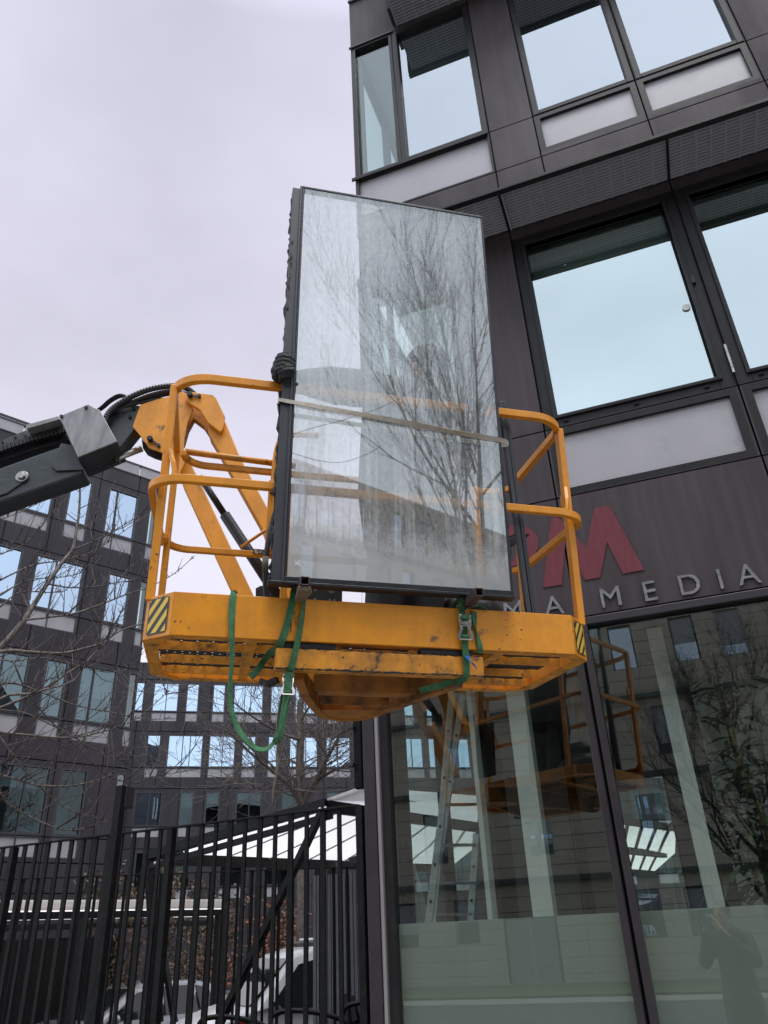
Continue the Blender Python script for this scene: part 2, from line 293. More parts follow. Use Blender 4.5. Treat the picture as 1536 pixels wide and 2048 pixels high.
# ------------------------------------------------------------------ mesh helpers
INV = {}                                         # inverse world matrix of every thing, by object name
class MB:
    def __init__(s, tf=None): s.v = []; s.f = []; s.tf = tf or (lambda p: p)
    def add(s, vs, fs):
        n = len(s.v); s.v += [s.tf(Vector(p)) for p in vs]; s.f += [tuple(i + n for i in q) for q in fs]; return s
    def box(s, a, b):
        x0, y0, z0 = [min(a[i], b[i]) for i in range(3)]; x1, y1, z1 = [max(a[i], b[i]) for i in range(3)]
        return s.add([(x0, y0, z0), (x1, y0, z0), (x1, y1, z0), (x0, y1, z0), (x0, y0, z1), (x1, y0, z1), (x1, y1, z1), (x0, y1, z1)],
                     [(0, 3, 2, 1), (4, 5, 6, 7), (0, 1, 5, 4), (1, 2, 6, 5), (2, 3, 7, 6), (3, 0, 4, 7)])
    def prism(s, pts, off):
        n = len(pts); off = Vector(off); p = [Vector(q) for q in pts]
        return s.add(p + [q + off for q in p], [tuple(range(n))[::-1], tuple(range(n, 2 * n))] + [(i, (i + 1) % n, n + (i + 1) % n, n + i) for i in range(n)])
    def sweep(s, path, prof, closed=False, up=(0, 0, 1), scale=None, twist=None, cap=True):
        """prof: list of (a,b); a along side, b along up"""
        P = [Vector(p) for p in path]; n = len(P); k = len(prof); vs = []
        up = Vector(up); last = None
        for i in range(n):
            if closed: d0 = P[i] - P[i - 1]; d1 = P[(i + 1) % n] - P[i]
            else:
                d0 = P[i] - P[i - 1] if i else P[1] - P[0]; d1 = P[i + 1] - P[i] if i < n - 1 else d0
            if d0.length < 1e-9: d0 = d1
            if d1.length < 1e-9: d1 = d0
            d0 = d0.normalized(); d1 = d1.normalized(); t = (d0 + d1)
            t = t.normalized() if t.length > 1e-6 else d0
            sd_ = t.cross(up)
            if sd_.length < .05:
                sd_ = last if last else t.cross(Vector((0, 1, .1)))
                sd_ = (sd_ - t * sd_.dot(t))
            sd_.normalize()
            if last and sd_.dot(last) < 0 and not closed: sd_ = -sd_
            last = sd_; u = sd_.cross(t).normalized()
            c = max(.35, math.sqrt(max(.1, (1 + d0.dot(d1)) / 2)))
            f = scale[i] if scale else 1; w = twist[i] if twist else 0
            for a, b in prof:
                if w: a, b = a * math.cos(w) - b * math.sin(w), a * math.sin(w) + b * math.cos(w)
                vs.append(P[i] + sd_ * (a * f / (c if not scale else 1)) + u * b * f)
        fs = []
        m = n if closed else n - 1
        for i in range(m):
            j = (i + 1) % n
            for q in range(k): fs.append((i * k + q, i * k + (q + 1) % k, j * k + (q + 1) % k, j * k + q))
        if not closed and cap: fs += [tuple(range(k))[::-1], tuple(range((n - 1) * k, n * k))]
        return s.add(vs, fs)
    def tube(s, path, r, n=8, closed=False, radii=None, up=(0, 0, 1)):
        pr = [(math.cos(2 * PI * i / n), math.sin(2 * PI * i / n)) for i in range(n)]
        sc = radii if radii else [r] * len(path)
        return s.sweep(path, pr, closed, up, scale=sc)
    def bar(s, path, w, h, closed=False, up=(0, 0, 1)):
        w /= 2; h /= 2
        return s.sweep(path, [(-w, -h), (w, -h), (w, h), (-w, h)], closed, up)
    def cyl(s, a, b, r, n=16, r2=None): return s.tube([a, b], r, n, radii=[r, r if r2 is None else r2], up=(0.13, .2, .9) if abs((Vector(b) - Vector(a)).normalized().z) < .9 else (1, 0, 0))
    def ball(s, c, r, seg=12, rings=8, sc=(1, 1, 1), rot=None):
        vs = [(0, 0, 1)]; fs = []
        for i in range(1, rings):
            a = PI * i / rings
            for j in range(seg): b = 2 * PI * j / seg; vs.append((math.sin(a) * math.cos(b), math.sin(a) * math.sin(b), math.cos(a)))
        vs.append((0, 0, -1)); nl = len(vs) - 1
        for j in range(seg): fs.append((0, 1 + j, 1 + (j + 1) % seg)); fs.append((nl, nl - seg + (j + 1) % seg, nl - seg + j))
        for i in range(rings - 2):
            for j in range(seg): a = 1 + i * seg + j; b = 1 + i * seg + (j + 1) % seg; fs.append((a, a + seg, b + seg, b))
        c = Vector(c); q = []
        for v in vs:
            v = Vector((v[0] * sc[0] * r, v[1] * sc[1] * r, v[2] * sc[2] * r))
            if rot: v = rot @ v
            q.append(c + v)
        return s.add(q, fs)
    def capsule(s, pts, rs, n=12):
        for i in range(len(pts)): s.ball(pts[i], rs[i], n, 8)
        for i in range(len(pts) - 1):
            if (Vector(pts[i]) - Vector(pts[i + 1])).length > 1e-4: s.cyl(pts[i], pts[i + 1], rs[i], n, rs[i + 1])
        return s
    def build(s, name, m, parent=None, bevel=0, smooth=False, mats=None, fm=None, remesh=0, sub=0, segs=2):
        me = bpy.data.meshes.new(name)
        iv = INV.get(parent.name) if parent else None
        vs = [(iv @ p) if iv else p for p in s.v]
        me.from_pydata([tuple(p) for p in vs], [], s.f); me.validate(); me.update()
        bm = bmesh.new(); bm.from_mesh(me); bmesh.ops.recalc_face_normals(bm, faces=bm.faces); bm.to_mesh(me); bm.free()
        me.materials.append(M(m) if isinstance(m, str) else m)
        if mats:
            for q in mats: me.materials.append(M(q))
            if fm and len(fm) == len(me.polygons):
                for p, i in zip(me.polygons, fm): p.material_index = i
        o = bpy.data.objects.new(name, me); COL.objects.link(o)
        if parent: o.parent = parent; INV[o.name] = INV[parent.name]
        else: INV[o.name] = Matrix.Identity(4)
        if remesh:
            r = o.modifiers.new('remesh', 'REMESH'); r.mode = 'VOXEL'; r.voxel_size = remesh
            q = o.modifiers.new('smooth', 'SMOOTH'); q.iterations = 4; q.factor = .5
            smooth = True
        if bevel:
            b = o.modifiers.new('bevel', 'BEVEL'); b.width = bevel; b.segments = segs; b.limit_method = 'ANGLE'; b.angle_limit = rad(35); b.harden_normals = False
        if sub:
            b = o.modifiers.new('sub', 'SUBSURF'); b.levels = sub; b.render_levels = sub
        if smooth or remesh:
            for p in me.polygons: p.use_smooth = True
            if remesh:
                w = o.modifiers.new('wn', 'WEIGHTED_NORMAL') if False else None
        return o
def tag(o, label=None, cat=None, group=None, kind=None):
    if label: o['label'] = label
    if cat: o['category'] = cat
    if group: o['group'] = group
    if kind: o['kind'] = kind
    return o
def thing(name, label, cat, loc=(0, 0, 0), rot=None, group=None):
    o = bpy.data.objects.new(name, None); COL.objects.link(o); o.empty_display_size = .2
    m = (rot.to_4x4() if rot else Matrix.Identity(4)); m.translation = Vector(loc); o.matrix_world = m
    INV[o.name] = m.inverted(); return tag(o, label, cat, group)
def arc(c, r, a0, a1, n, ax=(1, 0, 0), ay=(0, 1, 0)):
    c, ax, ay = Vector(c), Vector(ax), Vector(ay)
    return [c + ax * (r * math.cos(a0 + (a1 - a0) * i / n)) + ay * (r * math.sin(a0 + (a1 - a0) * i / n)) for i in range(n + 1)]
def spline(pts, k=6):
    P = [Vector(p) for p in pts]; P = [P[0] * 2 - P[1]] + P + [P[-1] * 2 - P[-2]]; o = []
    for i in range(1, len(P) - 2):
        for j in range(k):
            t = j / k; a, b, c, d = P[i - 1], P[i], P[i + 1], P[i + 2]
            o.append(.5 * ((2 * b) + (c - a) * t + (2 * a - 5 * b + 4 * c - d) * t * t + (3 * b - a - 3 * c + d) * t ** 3))
    o.append(P[-2].copy()); return o

# ================================================================== ground
def ground():
    b = MB(); b.add([(-90, -90, -.42), (90, -90, -.42), (90, 110, -.42), (-90, 110, -.42)], [(0, 1, 2, 3)]); tag(b.build('ground', 'asphalt'), kind='structure')
    b = MB(); b.box((-40, -17.2, -.45), (60, 4.9, 0)); tag(b.build('pavement', 'paving', bevel=.02), kind='structure')
    b = MB(); b.box((-40, -12, -.1), (60, -5.5, .004)); tag(b.build('road', 'asphalt'), kind='structure')
    b = MB(); b.box((-40, -18.3, -.2), (60, -13.6, .06)); tag(b.build('lawn', 'lawn'), kind='structure')
    b = MB(); b.add([(-16, 14, -.41), (-7, 18.5, -.41), (-4, 26, -.41), (-20, 28, -.41)], [(0, 1, 2, 3)]); tag(b.build('lawn', 'lawn'), kind='structure')
ground()

# ================================================================== facades
def facade_tf(p0, d, inn):
    p0, d, inn = Vector(p0), Vector(d), Vector(inn)
    return lambda p: Vector((p0.x + d.x * p[0] + inn.x * p[1], p0.y + d.y * p[0] + inn.y * p[1], p[2]))
def wall_cells(u0, u1, z0, z1, holes, uc, zc):
    us = sorted({u0, u1, *[h[0] for h in holes], *[h[1] for h in holes], *uc}); us = [u for u in us if u0 - 1e-6 <= u <= u1 + 1e-6]
    zs = sorted({z0, z1, *[h[2] for h in holes], *[h[3] for h in holes], *zc}); zs = [z for z in zs if z0 - 1e-6 <= z <= z1 + 1e-6]
    for i in range(len(us) - 1):
        for j in range(len(zs) - 1):
            a, b, c, d = us[i], us[i + 1], zs[j], zs[j + 1]
            if b - a < 1e-4 or d - c < 1e-4: continue
            m = ((a + b) / 2, (c + d) / 2)
            if any(h[0] < m[0] < h[1] and h[2] < m[1] < h[3] for h in holes): continue
            yield a, b, c, d
def cladding(parent, tf, u0, u1, z0, z1, holes, uc, zc, g=.012, m='cladding', t=.04, th=.28, name='wall'):
    a = MB(tf); b = MB(tf); uc = set(round(x, 4) for x in uc); zc = set(round(x, 4) for x in zc)
    for p, q, c, d in wall_cells(u0, u1, z0, z1, holes, uc, zc):
        gp = g / 2 if round(p, 4) in uc else 0; gq = g / 2 if round(q, 4) in uc else 0
        gc = g / 2 if round(c, 4) in zc else 0; gd = g / 2 if round(d, 4) in zc else 0
        a.box((p + gp, 0, c + gc), (q - gq, t, d - gd)); b.box((p, t + .004, c), (q, th, d))
    a.build(name, m, parent); b.build('wall_core', 'joint', parent)
def window(parent, tf, u0, u1, z0, z1, mull=(), fm='frame', pm='pane_sky', fw=.05, y0=.0, y1=.09, name='window', py=.05, bevel=.004):
    f = MB(tf)
    f.box((u0, y0, z0), (u0 + fw, y1, z1)); f.box((u1 - fw, y0, z0), (u1, y1, z1))
    f.box((u0 + fw, y0, z0), (u1 - fw, y1, z0 + fw)); f.box((u0 + fw, y0, z1 - fw), (u1 - fw, y1, z1))
    for m in mull: f.box((m - fw * .45, y0 + .004, z0 + fw), (m + fw * .45, y1 - .004, z1 - fw))
    o = f.build(name, fm, parent, bevel=bevel)
    p = MB(tf); cuts = [u0 + fw] + [c for m in mull for c in (m - fw * .45, m + fw * .45)] + [u1 - fw]
    for i in range(0, len(cuts), 2): p.add([(cuts[i] + .002, py, z0 + fw + .002), (cuts[i + 1] - .002, py, z0 + fw + .002), (cuts[i + 1] - .002, py, z1 - fw - .002), (cuts[i] + .002, py, z1 - fw - .002)], [(0, 1, 2, 3)])
    p.build('pane', pm, o); return o
def far_blinds(parent, tf, ws, z0, z1, rng):
    for a, b_, mu in ws:
        if rng.random() < .5:
            k = rng.uniform(.15, .8); b = MB(tf); b.box((a + .05, .14, z1 - (z1 - z0) * k), (b_ - .05, .15, z1 - .05)); b.build('blind', 'shutter' if rng.random() < .5 else 'spandrel_far', parent)
def spandrel(parent, tf, u0, u1, z0, z1, m='spandrel', fm='frame', fw=.035, y=.03, mull=()):
    f = MB(tf); f.box((u0, .0, z0), (u0 + fw, .06, z1)); f.box((u1 - fw, 0, z0), (u1, .06, z1)); f.box((u0 + fw, 0, z0), (u1 - fw, .06, z0 + fw)); f.box((u0 + fw, 0, z1 - fw), (u1 - fw, .06, z1))
    for q in mull: f.box((q - fw / 2, .0, z0 + fw), (q + fw / 2, .058, z1 - fw))
    o = f.build('spandrel_frame', fm, parent)
    p = MB(tf); p.box((u0 + fw - .01, y, z0 + fw - .01), (u1 - fw + .01, y + .02, z1 - fw + .01)); p.build('spandrel_panel', m, o)

# ------------------------------------------------------------------ the office building on the right
MAIN = thing('office_building', 'dark metal clad office building with big windows, right behind the yellow lift basket', 'building', (-1.9, 5, 0))
LO = facade_tf((0, 5, 0), (1, 0, 0), (0, 1, 0)); UP = facade_tf((0, 4.51, 0), (1, 0, 0), (0, 1, 0)); HI = facade_tf((0, 4.03, 0), (1, 0, 0), (0, 1, 0))
XR = 9.6
mods = [-.40 + 1.39 * i for i in range(8)]
# ground floor and sign band, first floor
w1 = [(m + .005, m + 1.385, 4.945, 7.03) for m in mods[:7]]
sp1 = [(m + .02, m + 1.37, 4.345, 4.925) for m in mods[:7]]
gl = [(-1.83, -.405, .12, 3.40), *[(m + .005, m + 1.385, .12, 3.40) for m in mods[:7]]]
cw = [(-1.85, -1.0, 5.0, 6.98)]
cladding(MAIN, LO, -1.89, XR, 0, 7.14, w1 + sp1 + gl + cw, [-.40, .99, 3.77, 6.55, -.98], [3.41, 4.335, 4.935])
frs = []
for i, (a, b, c, d) in enumerate(w1):
    o = window(MAIN, LO, a, b, c, d, fw=.105, y0=.012, y1=.10, py=.075)
    f = MB(LO); q = .105                                   # stepped inner sash
    for (p0, p1) in (((a + q - .03, -.006, c + q - .03), (a + q, .07, d - q + .03)), ((b - q, -.006, c + q - .03), (b - q + .03, .07, d - q + .03)), ((a + q, -.006, c + q - .03), (b - q, .07, c + q)), ((a + q, -.006, d - q), (b - q, .07, d - q + .03))): f.box(p0, p1)
    f.build('sash', 'frame', o, bevel=.004)
    if i < 3:
        for t in (.12, .5, .86): h = MB(LO); h.ball(((a + (b - a) * t), .006, c + .045), .02, 10, 6, (1.1, .35, .55)); h.build('drain_cap', 'joint', o)
    f = MB(LO); x = b - .035; f.cyl((x + .04, -.008, c + .10), (x + .04, -.008, c + .36), .011, 8); f.build('hinge', 'steel', o)
    if i == 0:
        f = MB(LO); f.box((b - .075, -.01, c + 1.02), (b - .045, .02, c + 1.10)); f.build('latch', 'rubber', o)
        f = MB(LO); f.cyl((b - .155, .062, c + .86), (b - .155, .07, c + .86), .03, 20); f.build('round_sticker', 'white_paint', o)
for a, b, c, d in sp1: spandrel(MAIN, LO, a, b, c, d, fw=.055)
window(MAIN, LO, -1.85, -1.0, 5.0, 6.98, mull=(-1.60,), fw=.045, pm='pane_corner')
# ground floor shopfront
for i, (a, b, c, d) in enumerate(gl):
    o = window(MAIN, LO, a, b, c, d, fw=.045, pm='pane_ground', y0=-.015, y1=.11, py=.03, name='shopfront_window')
    f = MB(LO); f.box((a + .047, .04, .17), (b - .047, .046, 1.66)); f.build('frosted_film', 'film', o)
b = MB(LO)
for m in mods[:7]: b.box((m - .055, -.03, .0), (m - .012, -.0155, 3.395)); b.box((m + .012, -.03, .0), (m + .055, -.0155, 3.395))
b.box((-1.84, -.03, 3.345), (XR, -.0155, 3.395)); b.build('mullion_cover', 'column', MAIN, bevel=.003)
b = MB(); b.box((-1.955, 4.955, -.3), (-1.875, 5.06, 3.41)); b.build('corner_column', 'column', MAIN, bevel=.004)
b = MB(); b.box((-1.872, 4.966, 0), (-1.848, 5.03, 3.40)); b.build('corner_trim', 'column_bright', MAIN, bevel=.004)
# side wall with its glazing, back wall
SD = facade_tf((-1.89, 5.29, 0), (0, 1, 0), (1, 0, 0))
sg = [(.1, 2.75, .12, 3.35)]; s1 = [(.05, 2.75, 5.0, 6.98)]
cladding(MAIN, SD, 0, 5.9, 0, 7.14, sg + s1, [2.8, 1.4, 4.2], [3.41, 4.335, 4.935], th=.06)
window(MAIN, SD, *sg[0], mull=(1.2,), fw=.05, pm='pane_corner', y0=-.01)
window(MAIN, SD, *s1[0], mull=(.9, 1.8), fw=.045, pm='pane_corner', y0=-.01)
BK = facade_tf((0, 11, 0), (1, 0, 0), (0, -1, 0))
bg_ = [(-.98, -.12, .3, 3.3), (1.6, 2.6, 1.5, 3.2), (4, 6, 1.5, 3.2)]
cladding(MAIN, BK, -1.95, XR, 0, 7.14, bg_, [], [])
for h in bg_: window(MAIN, BK, *h, fw=.04, pm='pane_corner')
b = MB(); b.box((XR - .2, 5.3, 0), (XR, 10.7, 7.1)); b.build('end_wall', 'cladding', MAIN)
# floors, ceilings and inner walls
b = MB(); b.box((-1.7, 5.12, -.02), (XR - .21, 10.9, .10)); b.build('floor_slab', 'interior_grey', MAIN)
b = MB(); b.box((-1.7, 5.12, 3.44), (XR - .21, 10.72, 3.6)); b.build('ceiling', 'interior_grey', MAIN)
b = MB(); b.box((-1.66, 5.3, 4.30), (XR - .21, 10.72, 4.5)); b.build('floor_slab', 'interior_grey', MAIN)
b = MB(); b.box((-1.66, 5.11, 7.0), (XR - .21, 10.72, 7.12)); b.build('ceiling', 'ceiling', MAIN)
b = MB(); b.box((-.52, 5.4, 4.5), (-.46, 10.7, 7.0)); b.box((-1.8, 7.9, 4.5), (-.52, 7.96, 7.0)); b.build('partition', 'interior_white', MAIN)
b = MB(); b.box((-.4, 7.2, 4.5), (XR - .3, 7.26, 7.0)); b.build('partition', 'interior_white', MAIN)
b = MB(); b.box((-1.62, 7.95, .1), (-1.02, 8.01, 3.44)); b.box((-1.62, 8.0, .1), (-1.56, 10.7, 3.44)); b.box((-.1, 8.2, .1), (1.5, 8.26, 3.44)); b.box((1.5, 8.2, .1), (9.2, 8.26, 3.44)); b.build('partition', 'interior_dark', MAIN)
b = MB(); b.box((.28, 7.2, .1), (2.4, 7.26, 3.44)); b.build('partition', 'interior_white', MAIN)
for (p, q, y, m) in ((-1.225 * .846, -1.065 * .846, 5.5, 'interior_white'), (-1.575 * .846, -1.535 * .846, 5.5, 'interior_white'), (.017, .12, 5.5, 'interior_white'), (-.80, -.62, 6.9, 'interior_dark'), (1.1, 1.25, 6.6, 'interior_white')):
    b = MB(); b.box((p, y, .1), (q, y + .16, 3.43)); b.build('inner_column', m, MAIN, bevel=.004)
b = MB(LO)
b.box((mods[0] + .12, .16, 5.13), (mods[0] + 1.27, .17, 6.78)); b.build('roller_blind', 'blind', MAIN)
b = MB(LO); b.box((mods[0] + .12, .16, 6.79), (mods[0] + 1.27, .22, 6.95)); b.build('band_brightener', 'interior_white', MAIN)  # pale box added to brighten the window band above the blind
for i in (2, 3, 5): b = MB(LO); b.box((mods[i] + .12, .16, 5.6), (mods[i] + 1.27, .17, 6.9)); b.build('roller_blind', 'blind', MAIN)
# second floor box, projecting
w2 = [(-1.215, -.40, 7.90, 10.02), (.02, .88, 7.90, 10.02), (.90, 1.76, 7.90, 10.02), (2.2, 3.04, 7.90, 10.02), (3.06, 3.9, 7.90, 10.02), (4.4, 5.2, 7.9, 10.02), (5.9, 7.3, 7.9, 10.02)]
c2 = [(-1.675, -1.225, 7.90, 10.02)]
sp2 = [(-1.675, -.395, 7.355, 7.885), *[(a, b_, 7.40, 7.885) for a, b_, c, d in w2[1:]]]
cladding(MAIN, UP, -1.69, XR, 7.14, 10.95, w2 + c2 + sp2, [-.387, .01, .89, 1.775, 2.19, 3.05, 4.3], [7.35, 7.893, 10.03], th=.05, t=.035)
for a, b_, c, d in w2: window(MAIN, UP, a, b_, c, d, fw=.05, pm='pane_upper', y0=-.006, y1=.1, py=.04)
window(MAIN, UP, *c2[0], fw=.035, pm='pane_corner', y0=-.006, y1=.1, py=.04)
spandrel(MAIN, UP, *sp2[0], fw=.02)
for h in sp2[1:]: spandrel(MAIN, UP, *h, fw=.045)
for q in (((-1.72, -.022, 7.865), (-.40, -.0065, 7.905)), ((-1.705, -.02, 10.02), (-1.2, -.003, 10.05)), ((-1.70, -.02, 10.93), (-1.2, -.003, 10.97))): b = MB(UP); b.box(*q); b.build('sill_strip', 'frame', MAIN, bevel=.003)
US = facade_tf((-1.69, 4.56, 0), (0, 1, 0), (1, 0, 0))
s2 = [(.03, 2.6, 7.93, 10.0)]
cladding(MAIN, US, 0, 6.2, 7.14, 10.95, s2, [2.7, 3.5], [7.35, 7.9, 10.03], th=.06)
window(MAIN, US, *s2[0], mull=(.9, 1.8), fw=.035, pm='pane_corner', y0=-.005)
b = MB(); b.box((-1.40, 4.80, 7.3), (XR - .3, 10.6, 7.8)); b.build('floor_slab', 'interior_grey', MAIN)
b = MB(); b.box((-1.64, 4.62, 10.04), (XR - .3, 10.6, 10.2)); b.build('ceiling', 'ceiling', MAIN)
b = MB(); b.box((-1.3, 6.9, 7.8), (XR - .3, 6.96, 10.04)); b.box((-.42, 4.85, 7.8), (-.36, 6.9, 10.04)); b.build('partition', 'interior_white', MAIN)
b = MB()
for q in (.45, 1.35, 2.6): b.cyl((q - 1.3, 5.5, 10.02), (q - 1.3, 5.5, 10.038), .09, 20)
b.build('ceiling_lamp', 'white_paint', MAIN)
# third level, projecting again from the second window on
cladding(MAIN, HI, -1.20, XR, 10.10, 13.6, [], [-.387, .89, 2.19, 3.9, 5.2], [10.5, 11.0], th=.05, t=.035)
b = MB(); b.box((-1.195, 4.32, 10.13), (-1.16, 4.50, 13.5)); b.build('end_wall', 'cladding', MAIN)
cladding(MAIN, UP, -1.69, -1.205, 10.96, 13.6, [(-1.67, -1.22, 11.0, 13.2)], [], [], name='wall')
window(MAIN, UP, -1.67, -1.22, 11.0, 13.2, fw=.035, pm='pane_corner')
b = MB(); b.box((-1.6, 4.9, 13.4), (XR, 10.9, 13.6)); b.build('roof', 'cladding', MAIN)
b = MB(); b.box((-1.69, 10.76, 7.14), (XR, 10.95, 13.4)); b.build('back_wall', 'cladding', MAIN)
# fascias under the boxes and soffits of slats
def soffit(y0, y1, z, x0, x1, seams):
    s = MB(); n = int((y1 - y0) / .031)
    for i in range(n):
        y = y0 + (i + .5) * (y1 - y0) / n
        s.sweep([(x0, y, z + .012), (x1, y, z + .012)], [(-.0105, -.004), (.007, -.009), (.0105, .004), (-.006, .01)])
    x = x0
    while x < x1: s.box((x - .004, y0, z + .001), (x + .004, y1, z + .02)); x += .115
    s.build('soffit_grille', 'louvre', MAIN)
    s = MB(); s.box((x0, y0, z + .05), (x1, y1, z + .09)); s.build('soffit_back', 'joint', MAIN)
    s = MB()
    for q in seams: s.box((q - .011, y0, z - .006), (q + .011, y1, z + .0))
    s.build('soffit_seam', 'frame', MAIN)
soffit(4.555, 5.0, 7.145, -1.66, XR, [-.40, .99, 2.38])
soffit(4.075, 4.51, 10.105, -1.15, XR, [-.387, .89, 2.19])
b = MB(); b.box((-.385, 4.50, 7.12), (-.372, 4.98, 7.137)); b.build('light_strip', 'spandrel', MAIN)
b = MB(); b.box((-1.69, 4.498, 7.10), (XR, 4.55, 7.137)); b.box((-1.2, 4.02, 10.06), (XR, 4.07, 10.097)); b.build('drip_edge', 'frame', MAIN, bevel=.004)

b = MB(); b.prism([(-1.69, 4.55, 7.142), (-1.66, 5.0, 7.142), (-1.89, 5.06, 7.142)], (0, 0, .15)); b.build('soffit_corner', 'cladding', MAIN)
# sign on the band
b = MB()
def sgn(pts, m, name, d=.004, y=4.997, par=MAIN, sc=2.6208, ox=950, oy=650):
    p = [onY(ox + a / sc, oy + c / sc, y) for a, c in pts]
    q = MB(); q.prism(p, (0, -d, 0)); return q.build(name, m, par)
SIGN = thing('building_sign', 'dark red logo and row of worn grey letters on the band above the shopfront', 'sign', (0, 4.99, 3.4))
sgn([(357, 1378), (392, 1060), (402, 1014), (440, 1010), (585, 1168), (622, 972), (632, 962), (697, 947), (710, 956), (888, 1285), (775, 1305), (693, 1140), (655, 1325), (575, 1338), (475, 1120), (457, 1362)], 'logo', 'logo_letter', par=SIGN)
bowl = [(300, 190), (420, 186), (545, 203), (600, 228), (655, 270), (692, 325), (708, 395), (700, 470), (660, 535), (600, 588), (520, 640), (440, 672), (370, 690), (368, 640), (420, 580), (520, 420), (600, 292), (500, 300), (430, 288), (340, 330), (300, 350)]
sgn(bowl, 'logo', 'logo_letter', par=SIGN, sc=6.025, ox=960, oy=1020)
sgn([(300, 700), (300, 480), (430, 400), (605, 290), (560, 300), (470, 330), (340, 360), (240, 420), (240, 720)], 'joint', 'logo_stroke', par=SIGN, sc=6.025, ox=960, oy=1020, y=4.9985, d=.0035)
def letter(ch, px, py, h, dx=0):
    cu = bpy.data.curves.new('letter', 'FONT'); cu.body = ch; cu.size = h / .73; cu.extrude = .0045; cu.offset = 0; cu.bevel_depth = 0
    t = bpy.data.objects.new('letter_tmp', cu); COL.objects.link(t); dg = bpy.context.evaluated_depsgraph_get()
    me = bpy.data.meshes.new_from_object(t.evaluated_get(dg)); bpy.data.objects.remove(t)
    bm = bmesh.new(); bm.from_mesh(me); bmesh.ops.triangulate(bm, faces=bm.faces[:])
    bmesh.ops.subdivide_edges(bm, edges=[e_ for e_ in bm.edges if e_.calc_length() > .03], cuts=2)
    p = onY(px, py, 4.99)
    for v in bm.verts:
        x, y = v.co.x, v.co.y; k = .0035
        x += noise.noise(Vector((x * 45 + px, y * 45, 0))) * k; y += noise.noise(Vector((x * 45, y * 45 + px, 7))) * k
        v.co = Vector((p.x + x, 4.99 - v.co.z, p.z + y)) - Vector((0, 4.99, 3.4))
    bmesh.ops.recalc_face_normals(bm, faces=bm.faces[:]); bm.to_mesh(me); bm.free(); me.materials.clear(); me.materials.append(M('letter'))
    o = bpy.data.objects.new('letter', me); COL.objects.link(o); o.parent = SIGN; INV[o.name] = INV[SIGN.name]
ROW = [('P', 735, 1300), ('R', 790, 1287), ('I', 858, 1275), ('S', 905, 1262), ('M', 1007, 1244), ('A', 1091, 1233)] + [('M', 1201, 1217), ('E', 1287, 1204), ('D', 1359, 1192), ('I', 1437, 1179), ('A', 1479, 1172)]
LX = {'P': -1.72, 'R': -1.48, 'I': -1.24, 'S': -1.08}
p1 = onY(1201, 1219, 4.99)
for ch, px, py in ROW: letter(ch, px, py, .145)

# ------------------------------------------------------------------ left and back wings
def far_room(parent, tf, u0, u1, z0, z1, y=1.2, m='interior_grey'):
    b = MB(tf); b.box((u0, y, z0 - .3), (u1, y + .05, z1 + .1)); b.build('room_wall', m, parent)
    b = MB(tf); b.box((u0, .3, z1 + .02), (u1, y, z1 + .06)); b.build('ceiling', 'ceiling', parent)
LEFT = thing('office_wing', 'dark clad office wing with rows of narrow windows, at the left edge behind bare branches', 'building', (-14.63, 18.76, -.3))
LT = facade_tf((-14.634, 18.755, 0), (.4699, .8827, 0), (-.8827, .4699, 0))
rowsL = [
    (13.22, 14.87, [(-1.74, -.72, (-1.43,)), (-2.98, -2.28, ()), (-4.95, -3.42, (-4.36,)), (-6.4, -5.7, ()), (-8.2, -7.1, (-7.6,)), (-10, -9.3, ()), (-11.8, -10.6, (-11.2,))]),
    (10.27, 11.92, [(-1.36, -.63, ()), (-3.56, -2.12, (-2.95,)), (-4.75, -3.95, ()), (-6.6, -5.3, (-6.0,)), (-8.0, -7.3, ()), (-10, -8.7, (-9.4,)), (-11.6, -10.9, ())]),
    (7.24, 8.87, [(-1.76, -.67, (-1.36,)), (-2.76, -2.13, ()), (-4.7, -3.2, (-3.9,)), (-6.2, -5.5, ()), (-8, -6.9, (-7.5,)), (-9.7, -9, ()), (-11.5, -10.4, (-11,))]),
    (4.25, 5.95, [(-1.87, -1.13, ()), (-3.45, -2.13, (-2.75,)), (-5.3, -4.6, ()), (-7.3, -6.1, (-6.7,)), (-9, -8.3, ()), (-11, -9.8, (-10.4,))])]
hs = []
for z0, z1, ws in rowsL:
    for a, b_, mu in ws: hs += [(a, b_, z0, z1), (a, b_, z0 - .55, z0 - .04)]
    hs += [(-.30, -.03, z0, z1), (-.30, -.03, z0 - .55, z0 - .04)]
ucs = [-.76, -2.05, -3.35, -4.6, -5.9, -7.2, -8.5, -9.8, -11.1]
cladding(LEFT, LT, -12.4, 0, -.5, 15.62, hs, ucs, [2.9, 3.6, 4.21, 6.1, 7.2, 9.0, 10.23, 12.05, 13.18, 15.05], g=.03, m='cladding_far')
SL = facade_tf((-14.634 - .28 * .8827 - .0, 18.755 + .28 * .4699, 0), (-.8827, .4699, 0), (-.4699, -.8827, 0))
hsd = []
for z0, z1, ws in rowsL: hsd += [(.0, .9, z0, z1)]
cladding(LEFT, SL, 0, 7, -.5, 15.62, hsd, [], [7.2, 10.23, 13.18], g=.03, m='cladding_far', th=.2)
